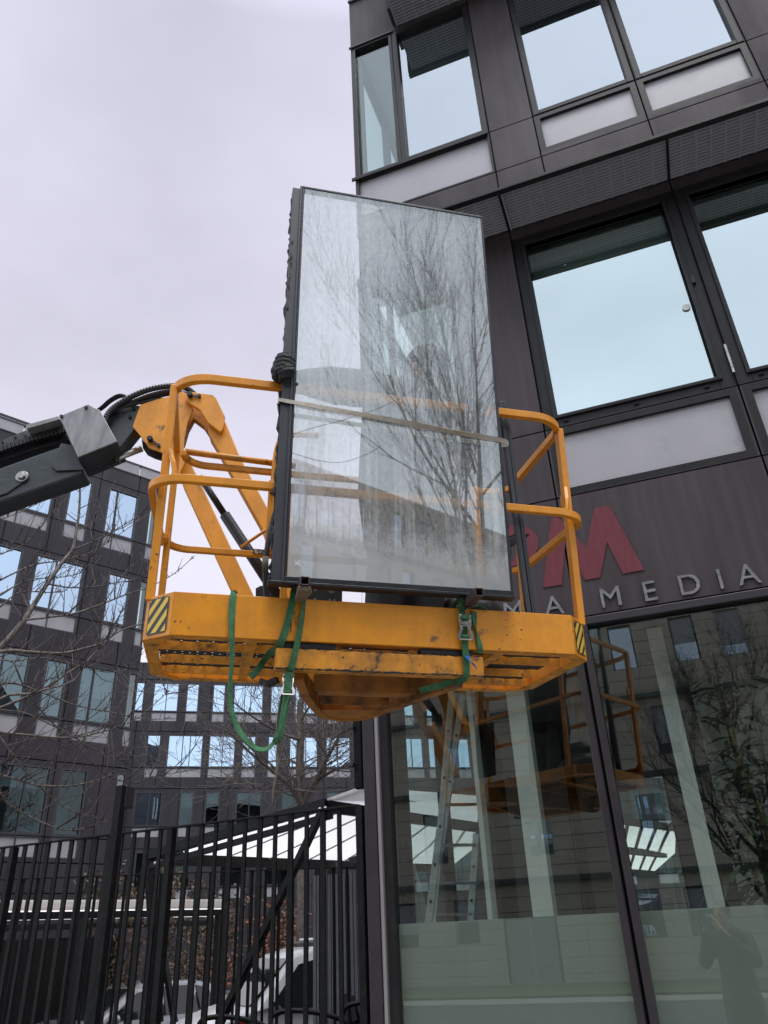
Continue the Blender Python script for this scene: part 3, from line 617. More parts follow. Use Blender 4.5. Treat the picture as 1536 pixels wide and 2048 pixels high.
for z0, z1, ws in rowsL:
    for a, b_, mu in ws:
        window(LEFT, LT, a, b_, z0, z1, mu, 'frame_far', 'pane_far' if z0 > 9 else 'pane_dimmed' if z0 > 6 else 'pane_darkened', fw=.045, bevel=0)
        spandrel(LEFT, LT, a, b_, z0 - .55, z0 - .04, 'spandrel_far', 'frame_far', fw=.03, mull=mu)
    window(LEFT, LT, -.30, -.03, z0, z1, (), 'frame_far', 'pane_corner', fw=.03, bevel=0)
    spandrel(LEFT, LT, -.30, -.03, z0 - .55, z0 - .04, 'spandrel_far', 'frame_far', fw=.03)
    window(LEFT, SL, .0, .9, z0, z1, (.45,), 'frame_far', 'pane_corner', fw=.03, bevel=0)
    far_blinds(LEFT, LT, ws, z0, z1, random.Random(int(z0 * 10)))
    far_room(LEFT, LT, -12.3, -1.9, z0, z1, 1.4)
    far_room(LEFT, LT, -1.9, -.35, z0, z1, 2.4, 'interior_white')
b = MB(LT); b.box((-12.4, .29, -.5), (-12.2, 7, 15.62)); b.box((-12.2, 6.8, -.5), (-.3, 7.0, 15.62)); b.build('back_wall', 'cladding_far', LEFT)
b = MB(LT); b.box((-12.4, .3, 15.3), (-.3, 6.8, 15.6)); b.build('roof', 'cladding_far', LEFT)
b = MB(LT)
x = -12.4
while x < -.1: b.box((x + .015, .0, 15.66), (min(x + 1.28, 0) - .015, .05, 16.02)); x += 1.29
b.build('parapet_panel', 'spandrel_far', LEFT)
b = MB(LT); b.box((-12.4, -.02, 15.622), (0.02, .12, 15.655)); b.box((-12.4, -.02, 16.025), (.03, .12, 16.08)); b.build('parapet_edge', 'frame_far', LEFT)
b = MB(LT); b.bar([(-12.4, 1.2, 16.95), (-3.4, 1.2, 16.95)], .06, .06)
for i in range(9): b.bar([(-12 + i * 1.05, 1.2, 15.6), (-12 + i * 1.05, 1.2, 16.93)], .04, .04, up=(0, 1, 0))
b.build('roof_railing', 'frame_far', LEFT)

BACK = thing('office_wing', 'far dark office wing seen below the lift basket, behind the bare tree', 'building', (-22.47, 39.15, -.3))
BT = facade_tf((-22.473, 39.146, 0), (.82691, .56233, 0), (-.56233, .82691, 0))
def rep(ws, per=12.9, n=3): return [(a + per * k, b_ + per * k, tuple(q + per * k for q in m)) for k in range(n) for a, b_, m in ws]
rowsB = [
    (13.27, 14.93, rep([(-6.65, -5.97, ()), (-5.47, -4.06, (-4.73,)), (-3.62, -2.93, ()), (-2.13, -1.43, ()), (-.94, .78, (-.3, .06)), (1.22, 1.92, ()), (2.66, 4.0, (3.3,)), (4.6, 5.3, ())])),
    (10.22, 11.97, rep([(-5.53, -4.82, ()), (-4.4, -2.5, (-3.61, -3.2)), (-2.16, -.7, (-1.4,)), (-.32, .45, ()), (1.14, 1.68, ()), (2.38, 4.02, (3.3,)), (4.5, 5.96, (5.2,))])),
    (7.2, 8.93, rep([(-5.85, -4.45, (-5.1,)), (-3.5, -2.8, ()), (-2.14, -1.4, ()), (-.5, .88, (.2,)), (1.98, 3.4, (2.7,)), (4.5, 5.2, ())])),
    (4.2, 5.95, rep([(-5.5, -4.2, (-4.8,)), (-3.4, -2.7, ()), (-1.2, .1, (-.6,)), (1.2, 2.6, (1.9,)), (3.8, 5.2, (4.5,))]))]
hs = []
for z0, z1, ws in rowsB:
    for a, b_, mu in ws: hs += [(a, b_, z0, z1), (a, b_, z0 - .56, z0 - .05)]
cladding(BACK, BT, -7.6, 34, -.5, 16.1, hs, [-6.2 + 1.32 * i for i in range(30)], [4.16, 6.1, 7.16, 9.1, 10.18, 12.15, 13.23, 15.1], g=.04, m='cladding_far')
for z0, z1, ws in rowsB:
    for a, b_, mu in ws:
        window(BACK, BT, a, b_, z0, z1, mu, 'frame_far', 'pane_far' if z0 > 9 or (z0 > 6 and a < -4) else 'pane_darkened', fw=.05, bevel=0)
        if a < 7: spandrel(BACK, BT, a, b_, z0 - .56, z0 - .05, 'spandrel_far', 'frame_far', fw=.03, mull=mu[:1])
    far_blinds(BACK, BT, ws[:9], z0, z1, random.Random(int(z0 * 7)))
    far_room(BACK, BT, -7.5, 33.9, z0, z1, 1.3)
b = MB(BT)
for z0, z1, ws in rowsB:
    for a, b_, mu in ws:
        if a >= 7: b.box((a, .03, z0 - .56), (b_, .06, z0 - .05))
b.build('spandrel_panel', 'spandrel_far', BACK)
b = MB(BT); b.box((-7.6, .29, -.3), (-7.4, 8, 16.1)); b.box((33.8, .29, -.3), (34, 8, 16.1)); b.box((-7.4, 7.8, -.3), (33.8, 8, 16.1)); b.build('back_wall', 'cladding_far', BACK)
b = MB(BT); b.box((-7.4, .3, 15.8), (33.8, 7.8, 16.0)); b.build('roof', 'cladding_far', BACK)

# ------------------------------------------------------------------ stone building across the street (seen in the glass)
OPP = thing('stone_building', 'beige stone building across the street, mirrored in the shopfront glass', 'building', (0, -18.5, 0))
OT = facade_tf((0, -18.5, 0), (1, 0, 0), (0, -1, 0))
ow = []
for k, z in enumerate((1.2, 3.75, 6.6, 9.7, 12.4)):
    for i in range(-7, 20):
        x = i * 1.95 + (.4 if k % 2 else -.5) + ((i * 7 + k * 3) % 5) * .12
        if k == 0 and -7.2 < x < -3.6: continue
        if k in (1, 2) and (i + k) % 2: continue
        ow.append((x, x + .85, z, z + (1.35 if k == 0 else 1.67)))
door = [(-6.4, -4.6, .0, 1.95)]
cladding(OPP, OT, -18, 44, 0, 14.9, ow + door, [-16 + 4.1 * i for i in range(15)], [z * .45 + .3 for z in range(33) if abs(z * .45 + .3 - 2.97) > .1], g=.018, m='stone', t=.05)
for i, h in enumerate(ow):
    o = window(OPP, OT, *h, fm='spandrel' if i % 3 == 0 else 'frame_far', pm='pane_far', fw=.05, y0=.10, y1=.2, py=.15, bevel=0)
    if i % 3 != 1: b = MB(OT); b.box((h[0] + .05, .12, h[2] + .4 + .3 * (i % 2)), (h[1] - .05, .14, h[3] - .05)); b.build('shutter', 'shutter', o)
b = MB(OT)
for z in (2.95, 5.95, 8.58, 11.75): b.box((-18, -.16, z), (44, .0, z + .16))
b.build('ledge', 'ledge', OPP)
b = MB(OT)
for k in range(26): b.box((-6.3, -.01, .08 + k * .07), (-4.7, .03, .12 + k * .07))
b.box((-5.54, -.03, 0), (-5.46, .02, 1.95)); b.build('door', 'shutter', OPP)
b = MB(OT); b.box((-18, .3, 0), (-17.8, 8, 14.9)); b.box((43.8, .3, 0), (44, 8, 14.9)); b.box((-18, .3, 14.6), (44, 8, 14.88)); b.box((-17.8, 7.8, 0), (43.8, 8, 14.6)); b.build('roof', 'stone_dark', OPP)
b = MB(OT); b.box((-17.7, 1.2, 0), (43.7, 1.25, 14.5)); b.build('room_wall', 'interior_dark', OPP)

# ================================================================== the lift basket
RB = Matrix(((0.837939, -0.542577, 0.05889), (0.545554, 0.835714, -0.06287), (-0.015104, 0.084809, 0.996283)))
TB = Vector((-0.951145, 2.662835, 2.581467))
def BW(p): return TB + RB @ Vector(p)
def bpx(x, y, ax, val):                          # a picture ray met with a plane of the basket's own frame
    o = RB.transposed() @ (O - TB); d = RB.transposed() @ ray(x, y); t = (val - o[ax]) / d[ax]; return o + d * t
LIFT = thing('aerial_lift', 'yellow aerial work platform basket on a yellow jib and dark grey boom', 'aerial lift', TB, RB)
A_, C_, CY, WD, HB = .80, .103, .102, .79, .166
octo = [(-A_, 0), (A_, 0), (A_ + C_, CY), (A_ + C_, WD - CY), (A_, WD), (-A_, WD), (-A_ - C_, WD - CY), (-A_ - C_, CY)]
def ring(z0, z1, inset0, inset1, seg=range(8)):
    """wall between two offsets of the octagon"""
    m = MB(BW)
    def off(i, d):
        cx, cy = 0, WD / 2; x, y = octo[i]; sx = 1 if x > 0 else -1; sy = 1 if y > cy else -1
        k = .41 if abs(x) < A_ + .01 else 1
        kk = 1 if abs(x) < A_ + .01 else .41
        return (x - sx * d * k, y - sy * d * kk)
    for i in seg:
        j = (i + 1) % 8; q = []
        for (z, d) in ((z0, inset0), (z0, inset1), (z1, inset1), (z1, inset0)): q.append((*off(i, d), z))
        for (z, d) in ((z0, inset0), (z0, inset1), (z1, inset1), (z1, inset0)): q.append((*off(j, d), z))
        m.add(q, [(0, 4, 5, 1), (1, 5, 6, 2), (2, 6, 7, 3), (3, 7, 4, 0), (0, 1, 2, 3), (4, 7, 6, 5)])
    return m
tb = ring(0, HB, 0, .006, (7, 0, 1)).build('toe_board', 'yellow', LIFT, bevel=.002)
ring(0, .075, 0, .006, (2, 3, 4, 5, 6)).build('toe_board', 'yellow', LIFT, bevel=.002)
ring(-.001, .005, .0065, .052).build('floor_flange', 'yellow_worn', LIFT)
ring(HB - .004, HB + .001, .0065, .035, (7, 0, 1)).build('top_flange', 'yellow', LIFT)
for s in (-1, 1):
    b = MB(BW)                                    # panel seams and slots in the front beam
    b.box((s * .36 - .0015, -.001, .03), (s * .36 + .0015, .002, .145)); b.build('slot', 'joint', tb)
for y in (.235, .455, .655):
    b = MB(BW); n = 36; top = []
    for i in range(n + 1):
        x = -.85 + 1.7 * i / n; top.append((x, y, .036 + .005 * abs(math.sin(i * PI / 2.6))))
    pts = [(-.85, y, .006), *[(.85, y, .006)], *top[::-1]]
    b.prism(pts, (0, .010, 0)); b.build('floor_joist', 'yellow_worn', LIFT)
for x in (-.50, .50, -.17, .17): b = MB(BW); b.box((x - .02, .05, .006), (x + .02, WD - .05, .034)); b.build('floor_beam', 'yellow_worn', LIFT)
# expanded metal floor: strands of a diamond mesh
b = MB(BW); dy = .022; ny = int((WD - .09) / dy)
for r_ in range(ny + 1):
    y = .045 + r_ * dy; x = -.86; k = 0; pts = []
    lim = .86 if CY < y < WD - CY else .82
    while x <= .86:
        if abs(x) <= lim: pts.append((x, y + (dy * .36 if (k + r_) % 2 else -dy * .36), .047))
        x += .031; k += 1
    b.sweep(pts, [(-.0036, -.003), (.0036, -.001), (.0036, .003), (-.0036, .001)])
b.build('grating', 'grating', LIFT)
# hazard stickers on the chamfers
for s in (-1, 1):
    a0 = Vector((s * A_, 0, 0)); a1 = Vector((s * (A_ + C_), CY, 0)); e1 = (a1 - a0).normalized(); nn = Vector((s * .70, -.714, 0)); L_ = (a1 - a0).length
    def CH(p, a0=a0, e1=e1, nn=nn): return BW(a0 + e1 * p.x + nn * p.z + Vector((0, 0, p.y)))
    def rr(x0, x1, y0, y1, r, z0, z1, m, nm, par=LIFT):
        pts = []
        for cx, cy, q in ((x1 - r, y0 + r, -PI / 2), (x1 - r, y1 - r, 0), (x0 + r, y1 - r, PI / 2), (x0 + r, y0 + r, PI)):
            for i in range(4): pts.append((cx + r * math.cos(q + i * PI / 6), cy + r * math.sin(q + i * PI / 6), z0))
        b = MB(CH); b.prism(pts, (0, 0, z1 - z0)); return b.build(nm, m, par)
    st = rr(.022, L_ - .018, .014, HB - .012, .012, .0015, .0022, 'hazard_black', 'hazard_sticker')
    x0, x1, y0, y1 = .027, L_ - .023, .019, HB - .017
    b = MB(CH); sl = 1.15 * (1 if s > 0 else -1)
    c = -.3
    while c < .5:                                 # stripes y = c + sl*x .. + width, clipped to the sticker
        poly = [(x0, c + sl * (x0)), (x1, c + sl * x1), (x1, c + sl * x1 + .03), (x0, c + sl * x0 + .03)]
        def clip(P, a, b_, lim, sg):
            o = []
            for i in range(len(P)):
                p, q = P[i], P[(i + 1) % len(P)]; ip = sg * (p[1] - lim) <= 0; iq = sg * (q[1] - lim) <= 0
                if ip: o.append(p)
                if ip != iq: t = (lim - p[1]) / (q[1] - p[1]); o.append((p[0] + (q[0] - p[0]) * t, lim))
            return o
        poly = clip(poly, 0, 0, y1, 1)
        if len(poly) > 2: poly = clip(poly, 0, 0, y0, -1)
        if len(poly) > 2: b.prism([(p[0], p[1], .0025) for p in poly], (0, 0, .0008))
        c += .058
    b.build('stripes', 'hazard_yellow', st)
# guard rails
def rloop(hx, y0, y1, r, z, ang=8):
    p = arc((-hx + r, y0 + r, z), r, PI, 1.5 * PI, ang) + arc((hx - r, y0 + r, z), r, 1.5 * PI, 2 * PI, ang) + arc((hx - r, y1 - r, z), r, 0, PI / 2, ang) + arc((-hx + r, y1 - r, z), r, PI / 2, PI, ang)
    return p
TZ = 1.13
top = arc((-.905 + .19, .0 + .16, TZ), 1, PI, 1.5 * PI, 10)
def el(c, rx, ry, a0, a1, n=10): return [(c[0] + rx * math.cos(a0 + (a1 - a0) * i / n), c[1] + ry * math.sin(a0 + (a1 - a0) * i / n), c[2]) for i in range(n + 1)]
tp = [(-.902, .70, TZ)] + el((-.902 + .17, .015 + .15, TZ), .17, .15, PI, 1.5 * PI) + el((.902 - .17, .015 + .15, TZ), .17, .15, 1.5 * PI, 2 * PI) + [(.902, .70, TZ)]
b = MB(BW); b.bar(tp, .030, .036); b.build('top_rail', 'yellow', LIFT, bevel=.003)
mp_ = [(-.925, .72, .64)] + el((-.942 + .15, .008 + .12, .64), .15, .12, PI, 1.5 * PI) + el((.942 - .15, .008 + .12, .64), .15, .12, 1.5 * PI, 2 * PI) + [(.925, .72, .64)]
b = MB(BW); b.bar(mp_, .028, .034); b.build('mid_rail', 'yellow', LIFT, bevel=.003)
for s in (-1, 1):
    b = MB(BW); b.bar([(s * .893, .105, .155), (s * .900, .105, TZ)], .032, .038, up=(0, 1, 0)); b.build('post', 'yellow', LIFT, bevel=.003)
    b = MB(BW); b.bar([(s * .893, .68, .07), (s * .900, .68, TZ)], .030, .036, up=(0, 1, 0)); b.build('post', 'yellow', LIFT, bevel=.003)
    b = MB(BW); b.bar([(s * .70, .765, .07), (s * .70, .765, 1.12)], .03, .03, up=(0, 1, 0)) if s > 0 else b.bar([(-.33, .75, .07), (-.33, .75, 1.02)], .032, .03, up=(0, 1, 0)); b.build('post', 'yellow', LIFT, bevel=.003)
# rear rails: round drop bar over a curved flat one, and the low one
b = MB(BW); b.tube([(-.865, .70, 1.135), (-.30, .735, 1.13)], .0165, 10); b.build('drop_bar', 'yellow_worn', LIFT, smooth=True)
b = MB(BW); b.bar(el((-.87 + .12, .62, 1.085), .115, .12, PI, PI / 2) + [(-.35, .745, 1.085), (.70, .765, 1.1)] + el((.87 - .1, .66, 1.1), .12, .105, PI / 2, 0), .028, .030); b.build('rear_rail', 'yellow', LIFT, bevel=.003)
b = MB(BW); b.bar([(-.905, .60, .63)] + el((-.905 + .11, .65, .63), .11, .11, PI, PI / 2) + [(.80, .765, .63)] + el((.905 - .1, .665, .63), .10, .10, PI / 2, 0), .026, .030); b.build('rear_rail', 'yellow', LIFT, bevel=.003)
b = MB(BW); b.box((-.49, .742, .628), (-.40, .7445, .652)); b.build('sticker', 'decal', LIFT)
for s in (-1, 1):                                 # little gusset braces between mid rail and post
    b = MB(BW); b.bar([(s * .885, .075, .80), (s * .862, .03, .72), (s * .85, .02, .66)], .014, .014); b.build('brace', 'yellow', LIFT)
    b = MB(BW); b.bar([(s * .90, .145, .80), (s * .90, .145, .74)], .012, .03); b.build('clamp_plate', 'yellow', LIFT)
# console upright, bracket, cable
b = MB(BW); b.tube(spline([(-.40, .70, .62), (-.41, .70, .95), (-.405, .69, 1.16), (-.385, .66, 1.235), (-.33, .62, 1.25), (-.2, .6, 1.25)], 6), .017, 10); b.build('console_bar', 'yellow', LIFT, smooth=True)
b = MB(BW); b.box((-.436, .66, .62), (-.405, .70, 1.0)); b.box((-.375, .66, .50), (-.35, .70, .98)); b.build('console_bracket', 'yellow', LIFT, bevel=.003)
for z in (.72, .93): b = MB(BW); b.cyl((-.42, .645, z), (-.42, .66, z), .011, 8); b.build('bolt', 'rubber', LIFT)
b = MB(BW); b.tube(spline([(-.40, .60, .80), (-.425, .58, .66), (-.435, .58, .5), (-.42, .6, .35), (-.40, .62, .25)], 6), .013, 8); b.build('cable', 'hose', LIFT, smooth=True)
b = MB(BW); b.tube([(-.437, .575, .55), (-.434, .585, .47)], .0155, 8); b.build('cable_sleeve', 'strap_khaki', LIFT, smooth=True)
b = MB(BW); b.tube([(-.55, .73, .65), (-.44, .66, .72)], .008, 8); b.build('brace', 'yellow', LIFT, smooth=True)
b = MB(BW); b.box((.36, .60, .95), (.62, .74, 1.08)); b.build('control_box', 'boom_dark', LIFT, bevel=.01)
# perforated mounting plate behind the floor
b = MB(BW); b.box((-.20, .86, .10), (-.02, .87, .56)); b.box((-.22, .84, .10), (-.205, .90, .56)); mpz = b.build('mounting_plate', 'rubber', LIFT, bevel=.004)
for x, z, r_ in ((-.16, .50, .008), (-.075, .50, .016), (-.16, .45, .005), (-.085, .45, .006), (-.06, .45, .006)):
    p = BW((x, .858, z)); b = MB(BW); b.cyl((x, .8585, z), (x, .8593, z), r_, 12); b.build('bolt', 'steel', mpz)
# fork beam with rubber pads, and the tapering pan under the floor
b = MB(BW); b.box((-.412, .006, -.105), (.405, .075, -.026)); b.build('fork_beam', 'yellow_worn', LIFT, bevel=.005)
rg = random.Random(8)
for (xa, xb, y, z, k) in ((-.41, .403, .0065, -.1035, 1.0), (-.41, .403, .0065, -.028, .45)):
    pts = []; x = xa
    while x < xb: pts.append((x, y, z + rg.uniform(-.002, .002))); x += rg.uniform(.006, .018)
    b = MB(BW); b.tube(pts, 1, 6, radii=[rg.uniform(.0012, .0052) * k * (1 if rg.random() < .8 else .3) for _ in pts]); b.build('grime', 'mastic', LIFT)
for x0, x1 in ((-.38, -.185), (.15, .365)): b = MB(BW); b.box((x0, .012, -.025), (x1, .07, -.002)); b.build('rubber_pad', 'rubber', LIFT, bevel=.004)
L0 = [(-.33, .07), (-.26, .40), (-.16, .74), (-.10, .90), (0, .97), (.11, .91), (.17, .70), (.25, .38), (.33, .07)]
b = MB(BW)
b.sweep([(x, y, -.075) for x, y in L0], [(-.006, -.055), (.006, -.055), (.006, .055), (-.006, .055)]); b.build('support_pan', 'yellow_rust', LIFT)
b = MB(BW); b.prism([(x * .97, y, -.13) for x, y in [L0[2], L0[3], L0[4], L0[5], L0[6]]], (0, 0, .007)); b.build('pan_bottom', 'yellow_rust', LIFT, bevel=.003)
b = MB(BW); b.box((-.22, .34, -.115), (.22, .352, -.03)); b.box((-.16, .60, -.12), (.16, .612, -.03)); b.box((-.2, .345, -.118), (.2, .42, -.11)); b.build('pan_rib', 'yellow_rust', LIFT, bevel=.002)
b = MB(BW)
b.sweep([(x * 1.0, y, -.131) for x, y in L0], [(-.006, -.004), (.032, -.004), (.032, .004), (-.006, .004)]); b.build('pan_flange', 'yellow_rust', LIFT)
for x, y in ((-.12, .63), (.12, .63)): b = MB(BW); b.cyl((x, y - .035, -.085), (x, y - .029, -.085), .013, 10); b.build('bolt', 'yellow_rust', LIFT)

# jib and boom: parts lie in the vertical plane of the boom
TH = rad(22); NB = Vector((-math.sin(TH), math.cos(TH), 0)); PB = BW((0, .98, .1))
def J(x, y, off=0): return onP(x, y, PB + NB * off, NB)
def cA(x, y): return (260 + x / 4.097, 720 + y / 4.097)
def cE(x, y): return (x / 4.267, 780 + y / 4.267)
def plate(pts, off, th, m, name, bevel=.003, par=None):
    b = MB(); b.prism([J(x, y, off) for x, y in pts], NB * th); return b.build(name, m, par or LIFT, bevel=bevel)
arm1 = [cA(405, 800), cA(500, 870), cA(560, 1000), (503, 1186), (585, 1345), (545, 1345), (463, 1186), cA(405, 1030), cA(385, 930)]
o1 = plate([cA(430, 770), cA(475, 800), cA(555, 960), (507, 1190), (592, 1355), (551, 1355), (466, 1190), cA(425, 1010), cA(400, 880)], .05, .10, 'yellow', 'jib_arm', .006)
plate([cA(640, 470), cA(780, 500), cA(900, 790), (548, 1040), (632, 1198), (640, 1230), (588, 1230), (523, 1055), cA(700, 700), cA(640, 600)], .0, .11, 'yellow', 'jib_arm', .006)
plate([cA(420, 330), cA(560, 400), cA(640, 500), cA(640, 600), cA(600, 540), cA(520, 480), cA(475, 560), cA(440, 680), cA(420, 700)], .06, .05, 'yellow_worn', 'jib_web', .003)
plate([cA(452, 285), cA(470, 268), cA(505, 262), cA(680, 285), cA(705, 310), cA(775, 455), cA(768, 545), cA(755, 580), cA(738, 590), cA(640, 515), cA(575, 410), cA(520, 375), cA(455, 335)], -.03, .026, 'yellow', 'link_plate', .004)
plate([cA(20, 545), cA(85, 365), cA(215, 325), cA(350, 292), cA(430, 255), cA(500, 300), cA(518, 400), cA(470, 520), cA(445, 650), cA(440, 760), cA(470, 800), cA(400, 950), cA(380, 880), cA(300, 772), cA(155, 720), cA(100, 640)], .0, .012, 'yellow', 'knuckle_plate', .003)
plate([cA(95, 645), cA(170, 725), cA(310, 775), cA(300, 830), cA(200, 800), cA(140, 770), cA(105, 720)], .10, .02, 'boom_dark', 'knuckle_plate', .003)
plate([cA(30, 545), cA(85, 365), cA(350, 292), cA(440, 300), cA(500, 400), cA(440, 640), cA(300, 770), cA(155, 720)], .16, .012, 'yellow', 'knuckle_plate', .003)
for x, y, x2, y2 in ((495, 298, 572, 305), (170, 660, 240, 710)):
    o = -.034 if y < 400 else -.003
    p = cA(x, y); q = cA(x2, y2); P, Q = J(*p, o), J(*q, o)
    b = MB(); b.cyl(P, P - NB * .03, .017, 12); b.build('pin', 'rubber', LIFT, bevel=.003)
    b = MB(); b.cyl(Q, Q - NB * .02, .010, 8); b.bar([P - NB * .005, Q - NB * .005], .014, .006, up=NB); b.build('pin_lock', 'boom_dark', LIFT)
# black levelling cylinder with its foot
P, Q = J(*cA(575, 960), .20), J(*cA(1190, 1900), .20)
b = MB(); b.cyl(P, P.lerp(Q, .35), .020, 16); b.cyl(P.lerp(Q, .35), P.lerp(Q, 1.12), .032, 18); b.build('hydraulic_cylinder', 'boom_dark', LIFT, smooth=True)
plate([cA(1030, 1870), cA(1070, 1850), cA(1160, 1850), cA(1290, 1925), cA(1290, 1990), cA(1030, 1990)], .18, .03, 'boom_dark', 'cylinder_foot')
P, Q = J(*cA(-40, 755), .06), J(*cA(125, 715), .06)
# chrome rod of the other cylinder
P, Q = J(*cE(950, 600), .10), J(*cE(1215, 500), .10)
b = MB(); b.cyl(P, Q, .020, 16); b.build('piston_rod', 'chrome', LIFT, smooth=True)
P2, Q2 = J(*cE(750, 660), .10), J(*cE(985, 590), .10)
b = MB(); b.cyl(P2, Q2, .030, 14); b.build('hydraulic_cylinder', 'boom_dark', LIFT, smooth=True)
# dark end of the boom that carries the knuckle
plate([cE(860, 230), cE(930, 180), cE(1150, 128), cE(1200, 135), cE(1226, 170), cE(1222, 205), cE(1180, 300), cE(1010, 510), cE(985, 560), cE(900, 420)], .03, .11, 'boom_paint', 'boom_head', .006)
for x, y in ((1145, 165), (1112, 235)): P = J(*cE(x, y), .03); b = MB(); b.cyl(P, P - NB * .014, .010, 8); b.build('bolt', 'rubber', LIFT)
# square cover over the boom end
q = [cE(505, 225), cE(755, 122), cE(855, 175), cE(1000, 440), cE(665, 575)]
b = MB(); b.prism([J(x, y, -.06) for x, y in q], NB * .012); b.build('cover_plate', 'cover_plate', LIFT, bevel=.003)
b = MB(); b.prism([J(x, y, -.048) for x, y in (cE(1000, 440), cE(665, 575), cE(668, 590), cE(1003, 452))], NB * .20); b.build('cover_bottom', 'boom_paint', LIFT)
b = MB(); b.prism([J(x, y, -.045) for x, y in (cE(525, 235), cE(750, 140), cE(845, 190), cE(985, 435), cE(680, 560))], NB * .19); b.build('cover_box', 'boom_dark', LIFT)
for x, y in ((527, 228), (735, 152)): P = J(*cE(x, y), -.062); b = MB(); b.cyl(P, P - NB * .008, .010, 10); b.build('bolt', 'rubber', LIFT)
plate([cE(222, 298), cE(500, 222), cE(512, 250), cE(228, 332)], -.03, .15, 'cover_plate', 'cover_strip', .002)
# outer boom: big closed section, and the upper link with its energy chain
plate([cE(-620, 930), cE(0, 668), cE(500, 487), cE(720, 690), cE(700, 715), cE(0, 955), cE(-620, 1190)], .0, .14, 'boom_paint', 'boom', .01)
plate([cE(520, 455), cE(620, 470), cE(715, 680), cE(480, 690), cE(440, 655), cE(450, 600)], -.012, .010, 'boom_paint', 'boom_gusset', .003)
plate([cE(-600, 1000), cE(0, 770), cE(200, 735), cE(245, 755), cE(60, 880), cE(-600, 1100)], -.010, .008, 'boom_paint', 'boom_rib', .003)
P = J(*cE(190, 742), -.01); b = MB(); b.cyl(P, P - NB * .02, .022, 6); b.cyl(P, P - NB * .006, .036, 20); b.build('pivot_bolt', 'steel', LIFT, bevel=.002)
plate([cE(-620, 640), cE(0, 440), cE(190, 355), cE(330, 320), cE(520, 250), cE(590, 430), cE(330, 500), cE(0, 600), cE(-620, 810)], .07, .10, 'boom_dark', 'upper_link', .006)
plate([cE(-620, 640), cE(0, 440), cE(190, 355), cE(330, 320), cE(360, 370), cE(0, 505), cE(-620, 720)], .05, .018, 'boom_paint', 'link_plate', .003)
b = MB()
for i in range(34):                               # links of the energy chain
    t = i / 33; P = J(*cE(-560 + 1090 * t, 760 - 400 * t - 40 * math.sin(t * 3)), .04)
    Q = J(*cE(-532 + 1090 * t, 750 - 400 * t - 40 * math.sin(t * 3)), .04); b.bar([P, Q], .03, .045, up=(0, 0, 1))
b.build('energy_chain', 'rubber', LIFT, bevel=.003)
for x, y in ((20, 448), (130, 405), (215, 395)): P = J(*cE(x, y), .045); b = MB(); b.cyl(P, P - NB * .008, .008, 8); b.build('bolt', 'rubber', LIFT)
# hoses over the knuckle
def hose(pts, r, off, rib=False, m='hose'):
    p = spline([J(*cE(x, y), o) for (x, y), o in zip(pts, off)], 14 if rib else 6)
    b = MB(); b.tube(p, r, 10, radii=[r * (1.0 + (.16 if rib and i % 2 else 0)) for i in range(len(p))]); b.build('hose', m, LIFT, smooth=not rib)
hose([(880, 330), (935, 190), (1075, 85), (1250, 5), (1420, -30), (1560, -25), (1640, 20), (1680, 70)], .017, [.0, -.01, -.02, -.02, 0, .03, .05, .08], True)
hose([(860, 300), (960, 185), (1120, 110), (1300, 40), (1470, 10), (1600, 40), (1660, 110)], .013, [.03, .02, .0, 0, .02, .05, .07])
hose([(890, 280), (1000, 190), (1150, 115), (1330, 62), (1480, 35), (1620, 75)], .012, [.05, .05, .03, .03, .05, .07])
hose([(700, 250), (850, 160), (930, 90), (1010, 45), (1075, 55), (1090, 90)], .009, [.12, .10, .08, .07, .06, .05])
hose([(720, 260), (870, 165), (950, 100), (1030, 60), (1085, 70), (1110, 110)], .008, [.14, .12, .10, .09, .08, .06])
hose([(930, 390), (915, 250), (1000, 170), (1200, 110), (1400, 80), (1520, 90)], .010, [.02, .01, .0, .01, .03, .06])

# ================================================================== the hoisted double pane
GP = thing('glass_pane', 'tall dirty double glazed window pane with black edges, standing upright against the basket front', 'glass pane', BW((-.395, -.055, .222)), RB)
GL, GR, GB, GT = -.400, .530, .215, 2.262
b = MB(BW); b.add([(GL + .012, -.0555, GB + .02), (GR - .012, -.0555, GB + .02), (GR - .012, -.0555, GT - .012), (GL + .012, -.0555, GT - .012)], [(0, 1, 2, 3)]); b.build('front_pane', 'pane_dirty', GP)
b = MB(BW); b.add([(GL + .012, -.0265, GB + .02), (GR - .012, -.0265, GB + .02), (GR - .012, -.0265, GT - .012), (GL + .012, -.0265, GT - .012)], [(0, 1, 2, 3)]); b.build('rear_pane', 'pane_clear', GP)
b = MB(BW)
b.box((GL, -.058, GB), (GR, -.022, GB + .020)); b.box((GR - .012, -.058, GB + .020), (GR, -.022, GT - .010)); b.box((GL, -.058, GB + .02), (GL + .010, -.022, GT - .01)); b.build('edge_seal', 'seal', GP, bevel=.002)
b = MB(BW); b.box((GL - .002, -.059, GT - .010), (GR, -.020, GT + .004)); b.build('edge_seal', 'profile_dark', GP, bevel=.003)
b = MB(BW); b.box((GL - .048, -.052, GB - .004), (GL - .0005, .000, GT - .010)); b.box((GL - .012, -.060, GB), (GL - .0005, -.0525, GT + .002)); b.build('side_profile', 'profile_dark', GP, bevel=.003)
b = MB(BW); b.box((GL - .06, -.06, GB - .012), (GR + .006, -.01, GB - .0005)); b.build('bottom_lip', 'seal', GP, bevel=.002)
def mastic(x, z0, z1, y, w, seed):
    random.seed(seed); pts = []; z = z0
    while z < z1: pts.append((x + random.uniform(-.006, .006), y + random.uniform(-.004, .004), z)); z += random.uniform(.012, .03)
    b = MB(BW); b.tube(pts, w, 7, radii=[w * random.uniform(.35, 1.35) for _ in pts], up=(0, 1, 0)); return b.build('mastic', 'mastic', GP, smooth=True)
